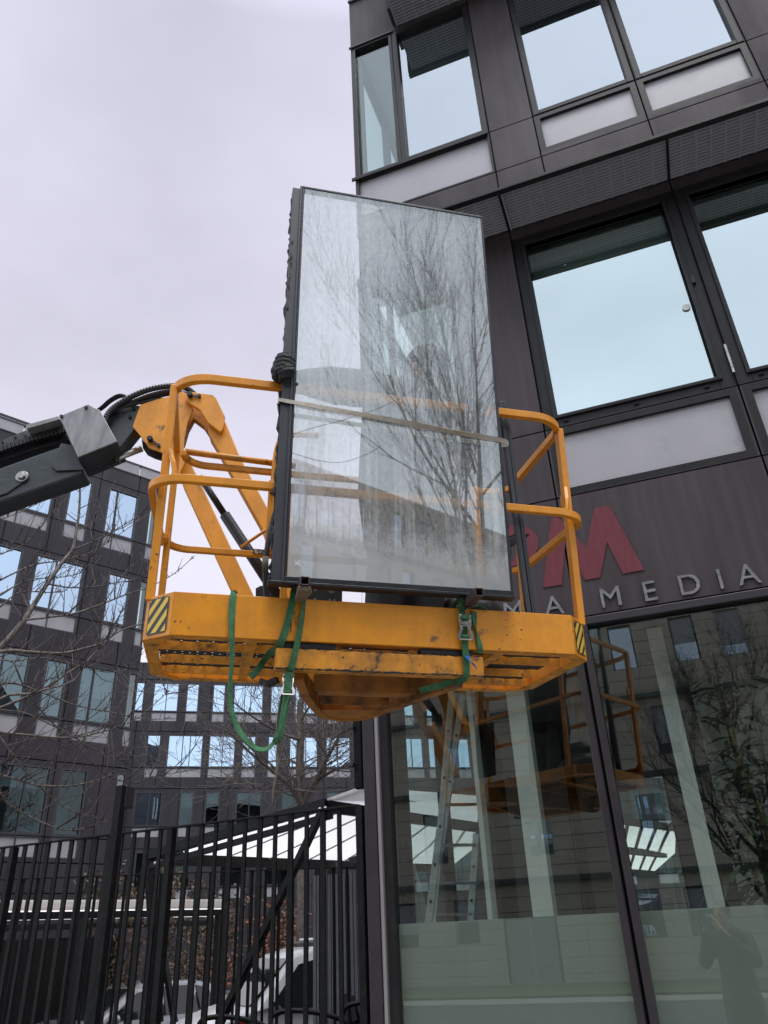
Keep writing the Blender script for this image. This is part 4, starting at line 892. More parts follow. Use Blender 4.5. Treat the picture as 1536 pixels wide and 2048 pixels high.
mastic(GL - .049, GB, 1.08, -.03, .009, 1); mastic(GL - .047, 1.22, GT - .03, -.03, .007, 2); mastic(GL - .040, 1.5, 1.95, -.05, .006, 3)
mastic(GR + .002, .30, .86, -.035, .007, 4); mastic(GR + .002, 1.1, 2.0, -.03, .005, 5)
# cracks in the far sheet
for pts in ([(-.39, .86), (-.30, .905), (-.18, .955), (0, 1.05), (.16, 1.175), (.30, 1.30), (.42, 1.415), (.50, 1.47)], [(-.39, .77), (-.28, .748), (-.18, .752), (-.08, .80), (-.02, .845)]):
    p = spline([(x, -.0555 - .0012, z) for x, z in pts], 8); b = MB(BW); b.tube(p, .0008, 4, up=(0, 1, 0)); b.build('crack', 'profile_dark', GP)
# little hand-written mark on the film low on the left
b = MB(BW)
def mark(x, z, segs, h=.020, w=.013):
    for (a, c, d, e_) in segs: b.bar([(x + a * w, -.0575, z + c * h), (x + d * w, -.0575, z + e_ * h)], .0022, .0006, up=(0, 1, 0))
mark(-.362, .280, [(0, 1, .25, 0), (.25, 0, .5, .8), (.5, .8, .75, 0), (.75, 0, 1, 1)]); mark(-.346, .280, [(0, 0, 0, 1), (0, 1, .8, 1), (0, .5, .6, .5), (0, 0, .8, 0)])
mark(-.330, .280, [(0, 1, .45, .5), (.9, 1, .45, .5), (.45, .5, .45, 0)]); mark(-.308, .280, [(.1, .75, .4, 1), (.4, 1, .4, 0)]); mark(-.294, .280, [(.1, .75, .4, 1), (.4, 1, .4, 0)])
b.build('mark', 'white_paint', GP)
def ribbon(pts, w, m, name, par=None, label=None, cat=None, th=.0016, norm=(0, 1, 0), tw=None, tf=BW, k=6, group=None):
    P = spline(pts, k); n = len(P)
    T = [0] * n
    if tw: T = [tw[0] + (tw[1] - tw[0]) * i / (n - 1) for i in range(n)] if len(tw) == 2 else [tw[min(int(i / (n - 1) * (len(tw) - 1)), len(tw) - 2)] + (tw[min(int(i / (n - 1) * (len(tw) - 1)), len(tw) - 2) + 1] - tw[min(int(i / (n - 1) * (len(tw) - 1)), len(tw) - 2)]) * (i / (n - 1) * (len(tw) - 1) - min(int(i / (n - 1) * (len(tw) - 1)), len(tw) - 2)) for i in range(n)]
    b = MB(tf); b.sweep(P, [(-w / 2, -th), (w / 2, -th), (w / 2, th), (-w / 2, th)], up=norm, twist=T, scale=[1] * n)
    return b.build(name, m, par, smooth=False)
o = ribbon([(GL - .052, .0, 1.016), (GL - .054, -.055, 1.018), (GL - .01, -.0625, 1.012), (-.1, -.066, .985), (.12, -.069, .965), (.3, -.064, .95), (GR + .004, -.060, .935), (GR + .006, -.02, .936), (.2, -.015, .95), (GL - .045, .004, .99)], .021, 'tape', 'tape_band', k=8, tw=[.1, .25, .2, -.1, -.5, -.9, -.4, .2, .1, .0])
tag(o, 'twisted beige tape band tied round the dirty glass pane', 'tape')

# square steel tubes the pane stands on
for x, lab in ((-.332, 'short square steel tube under the left foot of the glass pane, holding a wood scrap'), (.345, 'short square steel tube with open end under the right foot of the glass pane')):
    t = thing('steel_tube', lab, 'steel tube', BW((x, 0, .17)), RB, 'steel tubes under the pane')
    b = MB(BW); y0, y1 = -.16, .40; s = .017; q = .013
    for (a, c, d, e_) in ((-s, -q, .168, .202), (q, s, .168, .202), (-q, q, .168, .172), (-q, q, .198, .202)): b.box((x + a, y0, d), (x + c, y1, e_))
    b.build('tube', 'tube_steel', t, bevel=.0015)
    b = MB(BW); b.box((x - q, -.10, .173), (x + q, -.095, .197)); b.build('tube_core', 'joint', t)
w_ = MB(BW); w_.prism([(-.355, -.15, .168), (-.31, -.155, .168), (-.30, -.12, .166), (-.318, -.02, .166), (-.352, -.01, .167)], (0, 0, -.018)); o = w_.build('wood_scrap', 'wood', None, bevel=.003)
tag(o, 'splintered wood scrap wedged under the left steel tube', 'wood scrap')

# window profile leaning in the basket's right corner
pf = thing('window_profile', 'long dark grey window profile leaning upright beside the right edge of the pane', 'window profile', BW((.664, .06, .17)), RB)
b = MB(BW)
for k, (dx, w) in enumerate(((-.016, .020), (.006, .010), (.019, .010))): b.bar([(.664 + dx, .075 + .006 * k, .10), (.612 + dx * .8, .075 + .006 * k, 1.235 + .006 * (k - 1))], w, .02, up=(0, 1, 0))
b.build('profile', 'profile_dark', pf, bevel=.002)
b = MB(BW); b.bar([(.664 - .002, .088, .10), (.612, .088, 1.225)], .045, .004, up=(0, 1, 0)); b.build('profile_web', 'rubber', pf)

# black tool bag on the floor, right
bgp = []
b = MB(BW); b.capsule([(.43, .42, .30), (.56, .40, .29), (.62, .42, .27)], [.06, .075, .06]); b.capsule([(.44, .45, .15), (.62, .43, .15)], [.09, .1]); o = b.build('tool_bag', 'bag', None, remesh=.012); tag(o, 'black tool bag on the basket floor behind the right steel tube', 'bag')

# ================================================================== straps
YF = -.004
st = thing('ratchet_strap', 'green ratchet strap round the left tube with one long end hanging in a loop', 'ratchet strap', BW((-.35, 0, .17)), RB, 'green ratchet straps')
ribbon([(-.575, .03, .172), (-.583, -.003, .170), (-.585, YF - .004, .10), (-.578, YF - .006, .0), (-.572, -.02, -.1), (-.568, -.02, -.23), (-.530, -.02, -.335), (-.458, -.02, -.398), (-.405, -.02, -.372), (-.375, -.01, -.25), (-.355, .0, -.12)], .0245, 'strap_green', 'strap_tail', st, tw=[0, 0, .1, .7, 1.05, .95, .6, .8, 1.15, .7, .1], k=8)
ribbon([(-.353, .06, .166), (-.356, -.012, .190), (-.36, -.012, .150), (-.372, YF - .004, .08), (-.392, YF - .003, .0), (-.41, .03, -.03), (-.43, .10, -.03), (-.47, .12, -.09), (-.49, .2, -.10)], .0275, 'strap_green', 'strap', st, tw=[0, 0, .1, .3, .2, .5, .7, .6, .4])
ribbon([(-.318, .04, .166), (-.316, -.02, .192), (-.314, -.008, .155), (-.325, YF - .006, .05), (-.338, -.004, -.03), (-.352, -.004, -.10), (-.362, .02, -.12)], .0255, 'strap_green', 'strap', st, tw=[0, .9, 1.0, .7, .5, .2, .0])
ribbon([(-.352, .04, .205), (-.352, -.012, .206), (-.335, -.022, .2045), (-.318, -.012, .206), (-.316, .04, .205)], .026, 'strap_green', 'strap', st, norm=(0, 0, 1))
ribbon([(-.36, .02, -.12), (-.365, .01, -.17), (-.385, .0, -.26), (-.392, -.005, -.34), (-.388, -.01, -.40)], .032, 'strap_khaki', 'strap_end', st, tw=[.2, .4, .9, 1.1, 1.3])
ribbon([(-.390, -.008, -.38), (-.389, -.01, -.46), (-.398, -.01, -.53), (-.400, -.01, -.57)], .010, 'strap_khaki', 'strap_end', st, tw=[.5, 1.4])
ribbon([(-.36, .01, -.115), (-.362, -.004, -.17), (-.374, -.01, -.27), (-.385, -.015, -.35), (-.405, -.018, -.375)], .030, 'strap_green', 'strap', st, tw=[.0, .3, .7, .8, .9])
def ratchet(par, org, ex, ez, ey, s=1.0):
    """frame of two bent cheeks, spool, handle bar and release, built from bars; org = middle"""
    org, ex, ez, ey = Vector(org), Vector(ex), Vector(ez), Vector(ey)
    def T(p): return BW(org + ex * (p[0] * s) + ey * (p[1] * s) + ez * (p[2] * s))
    b = MB(T)
    for q in (-1, 1):
        b.bar([(q * .020, -.012, .052), (q * .021, -.016, .028), (q * .019, -.018, .006), (q * .017, -.018, -.014), (q * .027, -.018, -.034), (q * .027, -.018, -.056)], .0025, .012, up=(1, 0, 0))
        b.cyl((q * .0165, -.012, .040), (q * .025, -.012, .040), .012, 14)
    o = b.build('ratchet_frame', 'steel', par)
    b = MB(T); b.cyl((-.016, -.014, .036), (.016, -.014, .036), .013, 14); b.cyl((-.019, -.018, -.044), (.014, -.018, -.044), .0085, 12); b.build('spool', 'strap_green', o, smooth=True)
    b = MB(T); b.box((-.021, -.026, .004), (.021, -.020, .018)); b.box((-.008, -.027, .002), (.008, -.0265, .010)); b.build('release', 'steel', o, bevel=.002)
    b = MB(T); b.bar([(-.025, -.02, -.056), (.025, -.02, -.056)], .005, .005, up=(0, 0, 1)); b.bar([(-.018, -.02, .000), (.018, -.02, .000)], .0035, .0035, up=(0, 0, 1)); b.build('handle_bar', 'chrome', o)
ratchet(st, (-.362, .02, -.165), (.94, .05, 0), (.02, .35, .93), (0, .93, -.35), .85)
b = MB(BW); b.bar([(-.455, .10, -.135), (-.43, .08, -.150), (-.395, .06, -.135)], .03, .022); b.build('handle_grip', 'bag', st, bevel=.004)
s2 = thing('ratchet_strap', 'green ratchet strap with steel ratchet on the beam front under the right tube', 'ratchet strap', BW((.34, 0, .17)), RB, 'green ratchet straps')
ribbon([(.322, .10, .200), (.324, -.01, .212), (.322, -.022, .195), (.320, -.014, .155), (.321, -.02, .135), (.323, -.022, .125)], .0245, 'strap_green', 'strap', s2, tw=[0, .2, .2, 0, 0, 0])
ribbon([(.322, -.018, .150), (.335, -.022, .158), (.36, -.022, .168), (.388, -.018, .176), (.41, -.01, .174), (.43, .0, .168)], .022, 'strap_green', 'strap', s2, tw=[1.3, 1.4, 1.5, 1.3])
ribbon([(.375, .03, .170), (.372, -.006, .150), (.374, -.007, .10), (.384, -.007, .05), (.390, -.006, .01), (.395, .01, -.01)], .0245, 'strap_green', 'strap', s2, tw=[.0, .2, 1.1, .3, .1])
ribbon([(.324, -.014, .10), (.326, -.014, .06), (.326, -.012, .02), (.328, -.008, -.03), (.330, -.004, -.06), (.328, .0, -.10), (.318, .03, -.118), (.29, .10, -.115), (.25, .16, -.118), (.20, .22, -.125)], .0265, 'strap_green', 'strap', s2, tw=[0, 0, 0, .1, .2, .2, .3, .5, .5])
ratchet(s2, (.325, -.012, .085), (1, 0, 0), (0, 0, 1), (0, 1, 0), .98)
b = MB(BW); b.prism([(.318, -.0125, -.031), (.344, -.0125, -.029), (.341, -.020, -.055), (.352, -.03, -.064), (.366, -.03, -.088), (.350, -.03, -.072)], (0, -.0012, 0)); b.build('blue_label', 'blue_tag', s2)
b = MB(BW); b.tube([(.298, -.012, .168), (.318, -.018, .197)], .0016, 6); b.tube([(.303, -.012, .168), (.322, -.018, .195)], .0016, 6); b.build('wire_hook', 'steel', s2)

# ================================================================== the worker behind the pane
def person_hand(b, wrist, palm_dir, palm_n, curl, s=1.0, tf=None, spread=.0):
    """palm, four unequal curled fingers and a thumb, as capsules"""
    d, n = Vector(palm_dir).normalized(), Vector(palm_n).normalized(); sd_ = d.cross(n).normalized(); w = Vector(wrist)
    b.capsule([w, w + d * .03 * s], [.027 * s, .030 * s])
    for k in range(4):
        o = sd_ * ((k - 1.5) * .0185 * s); base = w + d * (.080 + (.004, .008, .005, -.004)[k]) * s + o
        b.capsule([w + d * .028 * s + o * .8, base], [.0165 * s, .0125 * s], 8)
        L = (.040, .046, .042, .033)[k]; p = base; ang = 0; pts = [p]; rs = [.0112 * s]
        for j, (f, c) in enumerate(((1, curl[0]), (.72, curl[1]), (.55, curl[2]))):
            ang += c; v = d * math.cos(ang) + n * math.sin(ang); p = p + v * L * f * s; pts.append(p); rs.append((.0104, .0098, .0085)[j] * s)
        b.capsule(pts, rs, 8)
    t0 = w + d * .022 * s - sd_ * .026 * s; t1 = t0 + (d * .6 - sd_ * .65 + n * .45).normalized() * .036 * s; t2 = t1 + (d * .75 - sd_ * .1 + n * .7).normalized() * .030 * s; t3 = t2 + (d * .6 + sd_ * .2 + n * .8).normalized() * .022 * s
    b.capsule([t0, t1, t2, t3], [.016 * s, .013 * s, .0115 * s, .0095 * s], 8)
def head(b, c, fwd, up, s=1.0):
    """skull, jaw, nose, brows, lips, ears"""
    f, u = Vector(fwd).normalized(), Vector(up).normalized(); r = f.cross(u).normalized(); u = r.cross(f); c = Vector(c); q = Matrix((r, f, u)).transposed()
    b.ball(c + u * .02 * s, .092 * s, 16, 12, (.84, 1.05, 1.12), q); b.ball(c + f * .022 * s - u * .058 * s, .066 * s, 14, 10, (.86, .95, 1.0), q)
    b.capsule([c + f * .090 * s + u * .015 * s, c + f * .112 * s - u * .026 * s], [.009 * s, .014 * s], 8)
    for k in (-1, 1):
        b.ball(c + f * .078 * s + u * .030 * s + r * k * .032 * s, .017 * s, 8, 6, (1.3, .8, .6), q)
        b.ball(c + r * k * .080 * s - u * .005 * s, .026 * s, 8, 6, (.35, .75, 1.15), q)
        b.ball(c + f * .068 * s - u * .028 * s + r * k * .036 * s, .022 * s, 8, 6)
    b.capsule([c + f * .088 * s - u * .052 * s - r * .022 * s, c + f * .094 * s - u * .050 * s, c + f * .088 * s - u * .052 * s + r * .022 * s], [.007 * s, .009 * s, .007 * s], 8)
    b.ball(c + f * .076 * s - u * .092 * s, .024 * s, 8, 6)
    b.capsule([c - u * .08 * s - f * .012 * s, c - u * .15 * s - f * .03 * s], [.052 * s, .058 * s])
b = MB(BW)
hc = (.31, .34, 1.545)
head(b, hc, (-.75, -.62, -.12), (-.05, -.1, 1), .98)
b.capsule([(.26, .40, 1.38), (.24, .40, 1.15), (.20, .42, .90)], [.13, .13, .13]); b.capsule([(.15, .36, 1.36), (.38, .40, 1.36)], [.06, .06])
b.capsule([(.14, .34, 1.36), (-.10, .18, 1.29), (-.36, .05, 1.20)], [.05, .042, .032]); b.capsule([(.39, .38, 1.35), (.50, .28, 1.16), (.45, .08, 1.15)], [.05, .042, .032])
b.capsule([(.14, .42, .88), (.10, .38, .50), (.08, .44, .12)], [.085, .06, .04]); b.capsule([(.27, .42, .88), (.30, .36, .50), (.30, .46, .12)], [.085, .06, .04])
b.capsule([(.08, .44, .10), (.02, .34, .095)], [.04, .035]); b.capsule([(.30, .46, .10), (.28, .34, .095)], [.04, .035])
person_hand(b, (.45, .115, 1.16), (0, -1, .1), (0, -.15, -1), (.6, 1.3, 1.0))
WK = b.build('person', 'skin', None, remesh=.011)
tag(WK, 'worker in dark hooded jacket and black gloves, gripping the pane edge from behind', 'person')
b = MB(BW)
person_hand(b, (-.395, .035, 1.185), (-.62, -.74, -.22), (.92, -.38, .0), (.5, .75, .5), 1.12)
b.build('glove', 'glove', WK, remesh=.0045)
b = MB(BW)                                        # the knuckle folds of the glove where it closes round the pane
for k in range(4):
    z = 1.150 + k * .021 + .004; b.capsule([(-.474, -.045, z), (-.474, -.070, z + .001), (-.452, -.088, z + .002), (-.428, -.088, z + .001), (-.404, -.073, z - .001)], [.0115, .013, .0135, .0125, .0095], 8)
b.capsule([(-.474, -.03, 1.15), (-.470, -.035, 1.215)], [.020, .022]); b.capsule([(-.455, .0, 1.245), (-.465, -.055, 1.243), (-.44, -.08, 1.240)], [.016, .014, .012])
b.capsule([(-.45, .0, 1.17), (-.47, -.03, 1.18)], [.036, .03])
b.build('glove', 'glove', WK, remesh=.0035)
b = MB(BW); person_hand(b, (.45, .115, 1.16), (0, -1, .1), (0, -.15, -1), (.6, 1.3, 1.0), 1.14); b.build('glove', 'glove', WK, remesh=.005)
b = MB(BW)
b.capsule([(.26, .40, 1.37), (.25, .40, 1.15), (.22, .42, .80)], [.165, .17, .175]); b.capsule([(.10, .37, 1.32), (.10, .38, 1.10), (.10, .40, .85), (.12, .42, .62)], [.115, .125, .13, .12]); b.capsule([(.13, .36, 1.37), (.40, .40, 1.36)], [.088, .09])
b.capsule([(.13, .34, 1.375), (.02, .26, 1.36), (-.10, .18, 1.30), (-.22, .115, 1.27), (-.365, .045, 1.20)], [.088, .082, .078, .062, .046])
b.capsule([(.40, .38, 1.35), (.50, .28, 1.17), (.45, .11, 1.155)], [.085, .068, .046]); b.capsule([(.30, .40, 1.43), (.31, .38, 1.46)], [.11, .10])
for i in range(26): t = i / 25; p = Vector((.10, .31, 1.37)).lerp(Vector((-.34, .06, 1.21)), t); b.ball(p + Vector((0, 0, -.02 - .03 * math.sin(t * 3) + random.uniform(-.006, .006))), .056 - .014 * t, 10, 8, (.6, 1, 1.15))
b.build('jacket', 'jacket', WK, remesh=.011)
b = MB(BW)                                        # hood, open to the face
b.ball((.325, .355, 1.57), .122, 18, 14, (1.0, 1.0, 1.12)); b.ball((.345, .375, 1.49), .115, 14, 10)
b.build('hood', 'jacket', WK, remesh=.010)
b = MB(BW)
b.capsule([(.14, .42, .92), (.11, .38, .50), (.09, .44, .16)], [.125, .10, .085]); b.capsule([(.27, .42, .92), (.29, .37, .50), (.29, .45, .16)], [.125, .10, .085]); b.capsule([(.13, .40, .45), (.27, .40, .40)], [.085, .09])
b.build('trousers', 'trouser', WK, remesh=.012)
for x in (.05, .29): b = MB(BW); b.capsule([(x + .02, .46, .115), (x - .01, .36, .105), (x - .03, .30, .10)], [.055, .05, .042]); b.build('boot', 'boot', WK, remesh=.01)

# ================================================================== the photographer (seen only in the shopfront glass)
b = MB()
fy = Vector((-.36, .93, 0)).normalized(); rt = Vector((fy.y, -fy.x, 0))
def PF(f_, r_, z): return fy * f_ + rt * r_ + Vector((0, 0, z))
head(b, PF(-.30, .06, 1.66), fy * 1 + Vector((0, 0, .25)), (0, 0, 1))
b.capsule([PF(-.38, .06, 1.36), PF(-.38, .06, 1.1), PF(-.36, .06, .92)], [.13, .13, .14])
for s in (-1, 1):
    b.capsule([PF(-.37, .06 + s * .18, 1.40), PF(-.24, .06 + s * .26, 1.20), PF(-.09, s * .07, 1.53)], [.055, .045, .032])
    b.capsule([PF(-.36, .06 + s * .1, .9), PF(-.33, .06 + s * .12, .5), PF(-.36, .06 + s * .13, .10)], [.085, .06, .045]); b.capsule([PF(-.37, .06 + s * .13, .06), PF(-.24, .06 + s * .14, .05)], [.045, .04])
    person_hand(b, PF(-.10, s * .075, 1.52), Vector((0, 0, 1)) + rt * (-s * .25) + fy * .1, -rt * s, (.5, .6, .5), 1)
PH = b.build('person', 'skin', None, remesh=.012); tag(PH, 'person in dark coat holding up a phone, mirrored in the right shopfront window', 'person')
b = MB(); b.capsule([PF(-.38, .06, 1.40), PF(-.38, .06, 1.1), PF(-.36, .06, .80), PF(-.36, .06, .62)], [.165, .175, .19, .20])
for s in (-1, 1): b.capsule([PF(-.37, .06 + s * .18, 1.41), PF(-.24, .06 + s * .27, 1.20), PF(-.11, s * .085, 1.47)], [.082, .07, .05])
b.build('coat', 'glove', PH, remesh=.014)
b = MB()
for s in (-1, 1): b.capsule([PF(-.36, .06 + s * .1, .85), PF(-.33, .06 + s * .12, .5), PF(-.36, .06 + s * .13, .12)], [.11, .09, .075])
b.build('trousers', 'trouser', PH, remesh=.014)
b = MB(); b.ball(PF(-.325, .06, 1.70), .102, 14, 10, (.93, 1.05, 1.08)); b.build('hair', 'hair', PH, remesh=.012)
pc = O - R2 * .02
b = MB()
for a_ in (0,):
    u_ = -R1; r_ = R0; q = pc - R2 * .012
    pts = [q + r_ * x + u_ * y for x, y in ((-.062, -.035), (.02, -.035), (.02, .125), (-.062, .125))]
    b.prism(pts, -R2 * .008)
o = b.build('phone', 'phone', None, bevel=.003); tag(o, 'dark phone held up by the person mirrored in the shopfront', 'phone')

# ================================================================== fences, shelters, posts
def fence(name, label, p0, yaw, L, h, step, z0, deep, par=None, w=(.042, .028), posts=(), rail=.045, tilt=0, grp=None):
    d = Vector((math.cos(yaw), math.sin(yaw), 0)); n = Vector((-d.y, d.x, 0)); tf = lambda p: Vector(p0) + d * p[0] + n * p[1] + Vector((0, 0, p[2]))
    t = thing(name, label, 'fence', p0, group=grp)
    b = MB(tf); b.box((0, -rail / 2, h - .012), (L, rail / 2, h)); b.build('top_rail', 'fence_black', t, bevel=.002)
    b = MB(tf); b.box((0, -.012, z0 + .10), (L, .012, z0 + .145)); b.build('bottom_rail', 'fence_black', t)
    u = .03; k = 0
    while u < L:
        if not any(abs(u - q) < .05 for q in posts):
            ww = w[k % 2]; b = MB(tf); b.box((u - ww / 2, -deep / 2, z0 + .02), (u + ww / 2, deep / 2, h - .0125)); b.build('picket', 'fence_black', t, bevel=.0015)
        u += step; k += 1
    for q in posts:
        b = MB(tf); b.box((q - .024, -.02 - deep, z0), (q + .024, .02, h - .013)); o = b.build('post', 'fence_black', t, bevel=.002)
        for z in (h - .05,):
            for x in (-.012, .016): b = MB(tf); b.ball((q + x, .033 if False else -.021 - deep, z), .007, 8, 6); b.build('bolt', 'steel', o)
    return t
FY = rad(174.74)
fence('picket_fence', 'black steel picket fence in front, from the corner column to the left edge', (-2.0, 4.985, 0), FY, 5.2, 2.37, .125, 0, .016, w=(.040, .030), posts=(.0, 1.56, 3.16, 4.75))
v = ray(3480, 1747); y2 = math.atan2(v.y, v.x); q = atR(726, 1744, 9.5)
fence('picket_fence', 'lower black picket fence standing further back, in front of the parked cars', (q.x, q.y, 0), y2 + PI - .42, 7.5, 2.30, .15, -.42, .02, w=(.035, .03), posts=(2.2, 4.6))
# tall post with a square lamp head beside the front fence
t = thing('lamp_post', 'slim black post with a small box lamp rising above the front fence', 'lamp post', (atR(225, 1700, 5.75).x, atR(225, 1700, 5.75).y, 0))
q = atR(236, 1640, 5.75); b = MB(); b.box((q.x - .028, q.y - .028, 0), (q.x + .028, q.y + .028, atR(240, 1572, 5.75).z)); b.build('post', 'fence_black', t, bevel=.003)
q2 = atR(250, 1595, 5.8); b = MB(); b.box((q2.x - .035, q2.y - .045, q2.z - .07), (q2.x + .04, q2.y + .05, q2.z + .07)); b.build('lamp_box', 'column', t, bevel=.004)
# black down pipe with two brackets on the column's left
t = thing('drain_pipe', 'short black pipe with two grey brackets left of the corner column', 'pipe', (-2.17, 5.25, 0))
P, Q = atR(717, 1440, 5.75), atR(721, 1578, 5.75)
b = MB(); b.box((P.x - .035, P.y - .03, Q.z), (P.x + .03, P.y + .03, P.z)); b.build('pipe', 'fence_black', t, bevel=.008)
for yy in (1455, 1530): R_ = atR(712, yy, 5.72); b = MB(); b.box((R_.x - .055, R_.y - .03, R_.z - .012), (R_.x - .01, R_.y + .01, R_.z + .012)); b.build('bracket', 'profile_dark', t, bevel=.002)

# white-roofed shelter on black steel frames
def slab(pts, th, m, name, par, bevel=0):
    b = MB(); c = sum(pts, Vector()) / len(pts); b.add(pts + [c], [(i, (i + 1) % len(pts), len(pts)) for i in range(len(pts))]); return b.build(name, m, par)
def beam(a, c, w, h, par, name='beam', m='fence_black', up=(0, 0, 1)):
    b = MB(); b.bar([a, c], w, h, up=up); return b.build(name, m, par, bevel=.003)
SH = thing('shelter', 'white roofed shelter on a black steel frame behind the front fence', 'shelter', (-5, 12, -.42))
NL, NR = onZ(655, 1604, 3.0), onZ(955, 1648, 3.0); FL, FR = onZ(297, 1708, 2.72), onZ(905, 1731, 2.72); FR2 = onZ(944, 1700, 2.8)
def lerp(a, b_, t): return a + (b_ - a) * t
slab([NL, lerp(NL, FL, .80), onZ(372, 1712, 2.72), FR, FR2, NR], .03, 'roof_white', 'roof_sheet', SH)
for k in range(7):                                # grey strips standing for the rafters' shadows on the roof sheet
    t_ = .13 + k * .135; a = lerp(NL, NR, t_); c = lerp(onZ(372, 1712, 2.72), FR, min(1, t_ - .02)); b = MB(); b.bar([a - Vector((0, 0, .02)), c - Vector((0, 0, .02))], .035, .008); b.build('shadow_strip', 'spandrel', SH)
U0, U1, U2 = onZ(730, 1574, 3.22), onZ(960, 1592, 3.22), NR
slab([lerp(NL, NR, 0.0) + Vector((0, 0, .02)), U0, U1, NR + Vector((0, 0, .02))], .03, 'roof_white', 'roof_sheet', SH)
beam(NL - Vector((0, 0, .05)), NR - Vector((0, 0, .05)), .08, .13, SH); beam(FL - Vector((0, 0, .06)), FR - Vector((0, 0, .05)), .09, .15, SH)
beam(NL - Vector((0, 0, .02)) + (NL - FL) * .0, FL - Vector((0, 0, .02)), .10, .12, SH, 'edge_beam'); beam(lerp(NL, FL, -.02) - Vector((0, 0, .16)), FL - Vector((0, 0, .17)), .06, .07, SH, 'edge_beam')
beam(NL + Vector((0, 0, .02)), U0, .05, .04, SH, 'roof_edge', 'roof_white')
for (x0, yy0, z0_, x1, yy1, dr) in ((315, 1718, 2.6, 310, 2060, 0), (322, 1716, 2.6, 338, 1800, 0)):
    pass
FLr = math.hypot(FL.x, FL.y); NLr = math.hypot(NL.x, NL.y)
beam(atR(300, 1718, FLr), atR(316, 2046, FLr), .07, .16, SH, 'leg', up=(0, 1, 0)); beam(atR(345, 1722, FLr), atR(322, 1800, FLr), .05, .09, SH, 'brace', up=(0, 1, 0)); beam(atR(318, 1850, FLr), atR(350, 2046, FLr), .05, .09, SH, 'brace', up=(0, 1, 0))
beam(atR(650, 1612, NLr), atR(440, 2046, NLr), .06, .115, SH, 'brace', up=(0, 1, 0)); beam(atR(672, 1728, FLr), atR(716, 2046, FLr * .93), .07, .17, SH, 'leg', up=(0, 1, 0)); beam(atR(672, 1728, FLr), atR(700, 2046, FLr * .93), .05, .12, SH, 'brace', up=(0, 1, 0))
beam(atR(700, 1722, FLr * .97), atR(760, 1706, FLr * .9), .05, .08, SH, 'brace')
for x, yy in ((640, 1618), (651, 1616)): P = atR(x, yy, NLr * .985); b = MB(); b.ball(P, .018, 8, 6); b.build('bolt', 'white_paint', SH)
for x, yy in ((311, 1726), (324, 1722)): P = atR(x, yy, FLr * .985); b = MB(); b.ball(P, .02, 8, 6); b.build('bolt', 'white_paint', SH)
# two more shelters: one seen low on the left, one through the shop
SH2 = thing('shelter', 'long low white roofed shelter far left, behind both fences', 'shelter', (-10, 14, -.42))
a, c = atR(-60, 1811, 13.5), atR(452, 1803, 15.5); a.z = c.z = (a.z + c.z) / 2
a2, c2 = atR(-60, 1848, 16.5), atR(440, 1832, 19); a2.z = c2.z = a.z - .12
slab([a, c, c2, a2], .03, 'roof_white', 'roof_sheet', SH2); beam(a + Vector((0, 0, -.02)), c + Vector((0, 0, -.02)), .04, .14, SH2, 'roof_edge', 'roof_white'); beam(a - Vector((0, 0, .16)), c - Vector((0, 0, .16)), .06, .10, SH2); beam(a2 - Vector((0, 0, .12)), c2 - Vector((0, 0, .12)), .06, .10, SH2)
for t_ in (.06, .38, .7, .97): p = lerp(a, c, t_); p2 = lerp(a2, c2, t_); beam(p - Vector((0, 0, .2)), Vector((p.x, p.y, -.42)), .10, .10, SH2, 'leg', up=(0, 1, 0)); beam(p - Vector((0, 0, .2)), p2 - Vector((0, 0, .2)), .05, .08, SH2)
b = MB(); b.prism([lerp(a2, c2, t_) + Vector((0, 0, dz)) for t_, dz in ((0, -.3), (.55, -.3), (.55, -3.6), (0, -3.6))], (-.05, .08, 0)); b.build('back_panel', 'fence_black', SH2)
SH3 = thing('shelter', 'white roofed shelter seen through the right shopfront window and the shop behind', 'shelter', (-.8, 14, -.42))
Z3 = 3.0; pts = [onZ(1175, 1625, Z3), onZ(1352, 1650, Z3), onZ(1350, 1706, Z3 - .15), onZ(1310, 1742, Z3 - .2), onZ(1190, 1732, Z3 - .2)]
slab(pts, .03, 'roof_white', 'roof_sheet', SH3)
beam(lerp(pts[0], pts[4], .45) - Vector((0, 0, .05)), lerp(pts[1], pts[3], .45) - Vector((0, 0, .05)), .10, .16, SH3); beam(pts[4] - Vector((0, 0, .1)), pts[3] - Vector((0, 0, .1)), .08, .12, SH3); beam(pts[0] - Vector((0, 0, .05)), pts[1] - Vector((0, 0, .05)), .08, .1, SH3)
for k in range(5): t_ = .15 + k * .17; b = MB(); b.bar([lerp(pts[0], pts[1], t_ + .1) - Vector((0, 0, .02)), lerp(pts[4], pts[3], t_ + .05) - Vector((0, 0, .02))], .06, .012); b.build('shadow_strip', 'stone', SH3)  # strips standing for the shadow stripes under this roof
for i in (1, 4): p = pts[i]; beam(p - Vector((0, 0, .06)), Vector((p.x, p.y, -.42)), .1, .1, SH3, 'leg', up=(0, 1, 0))

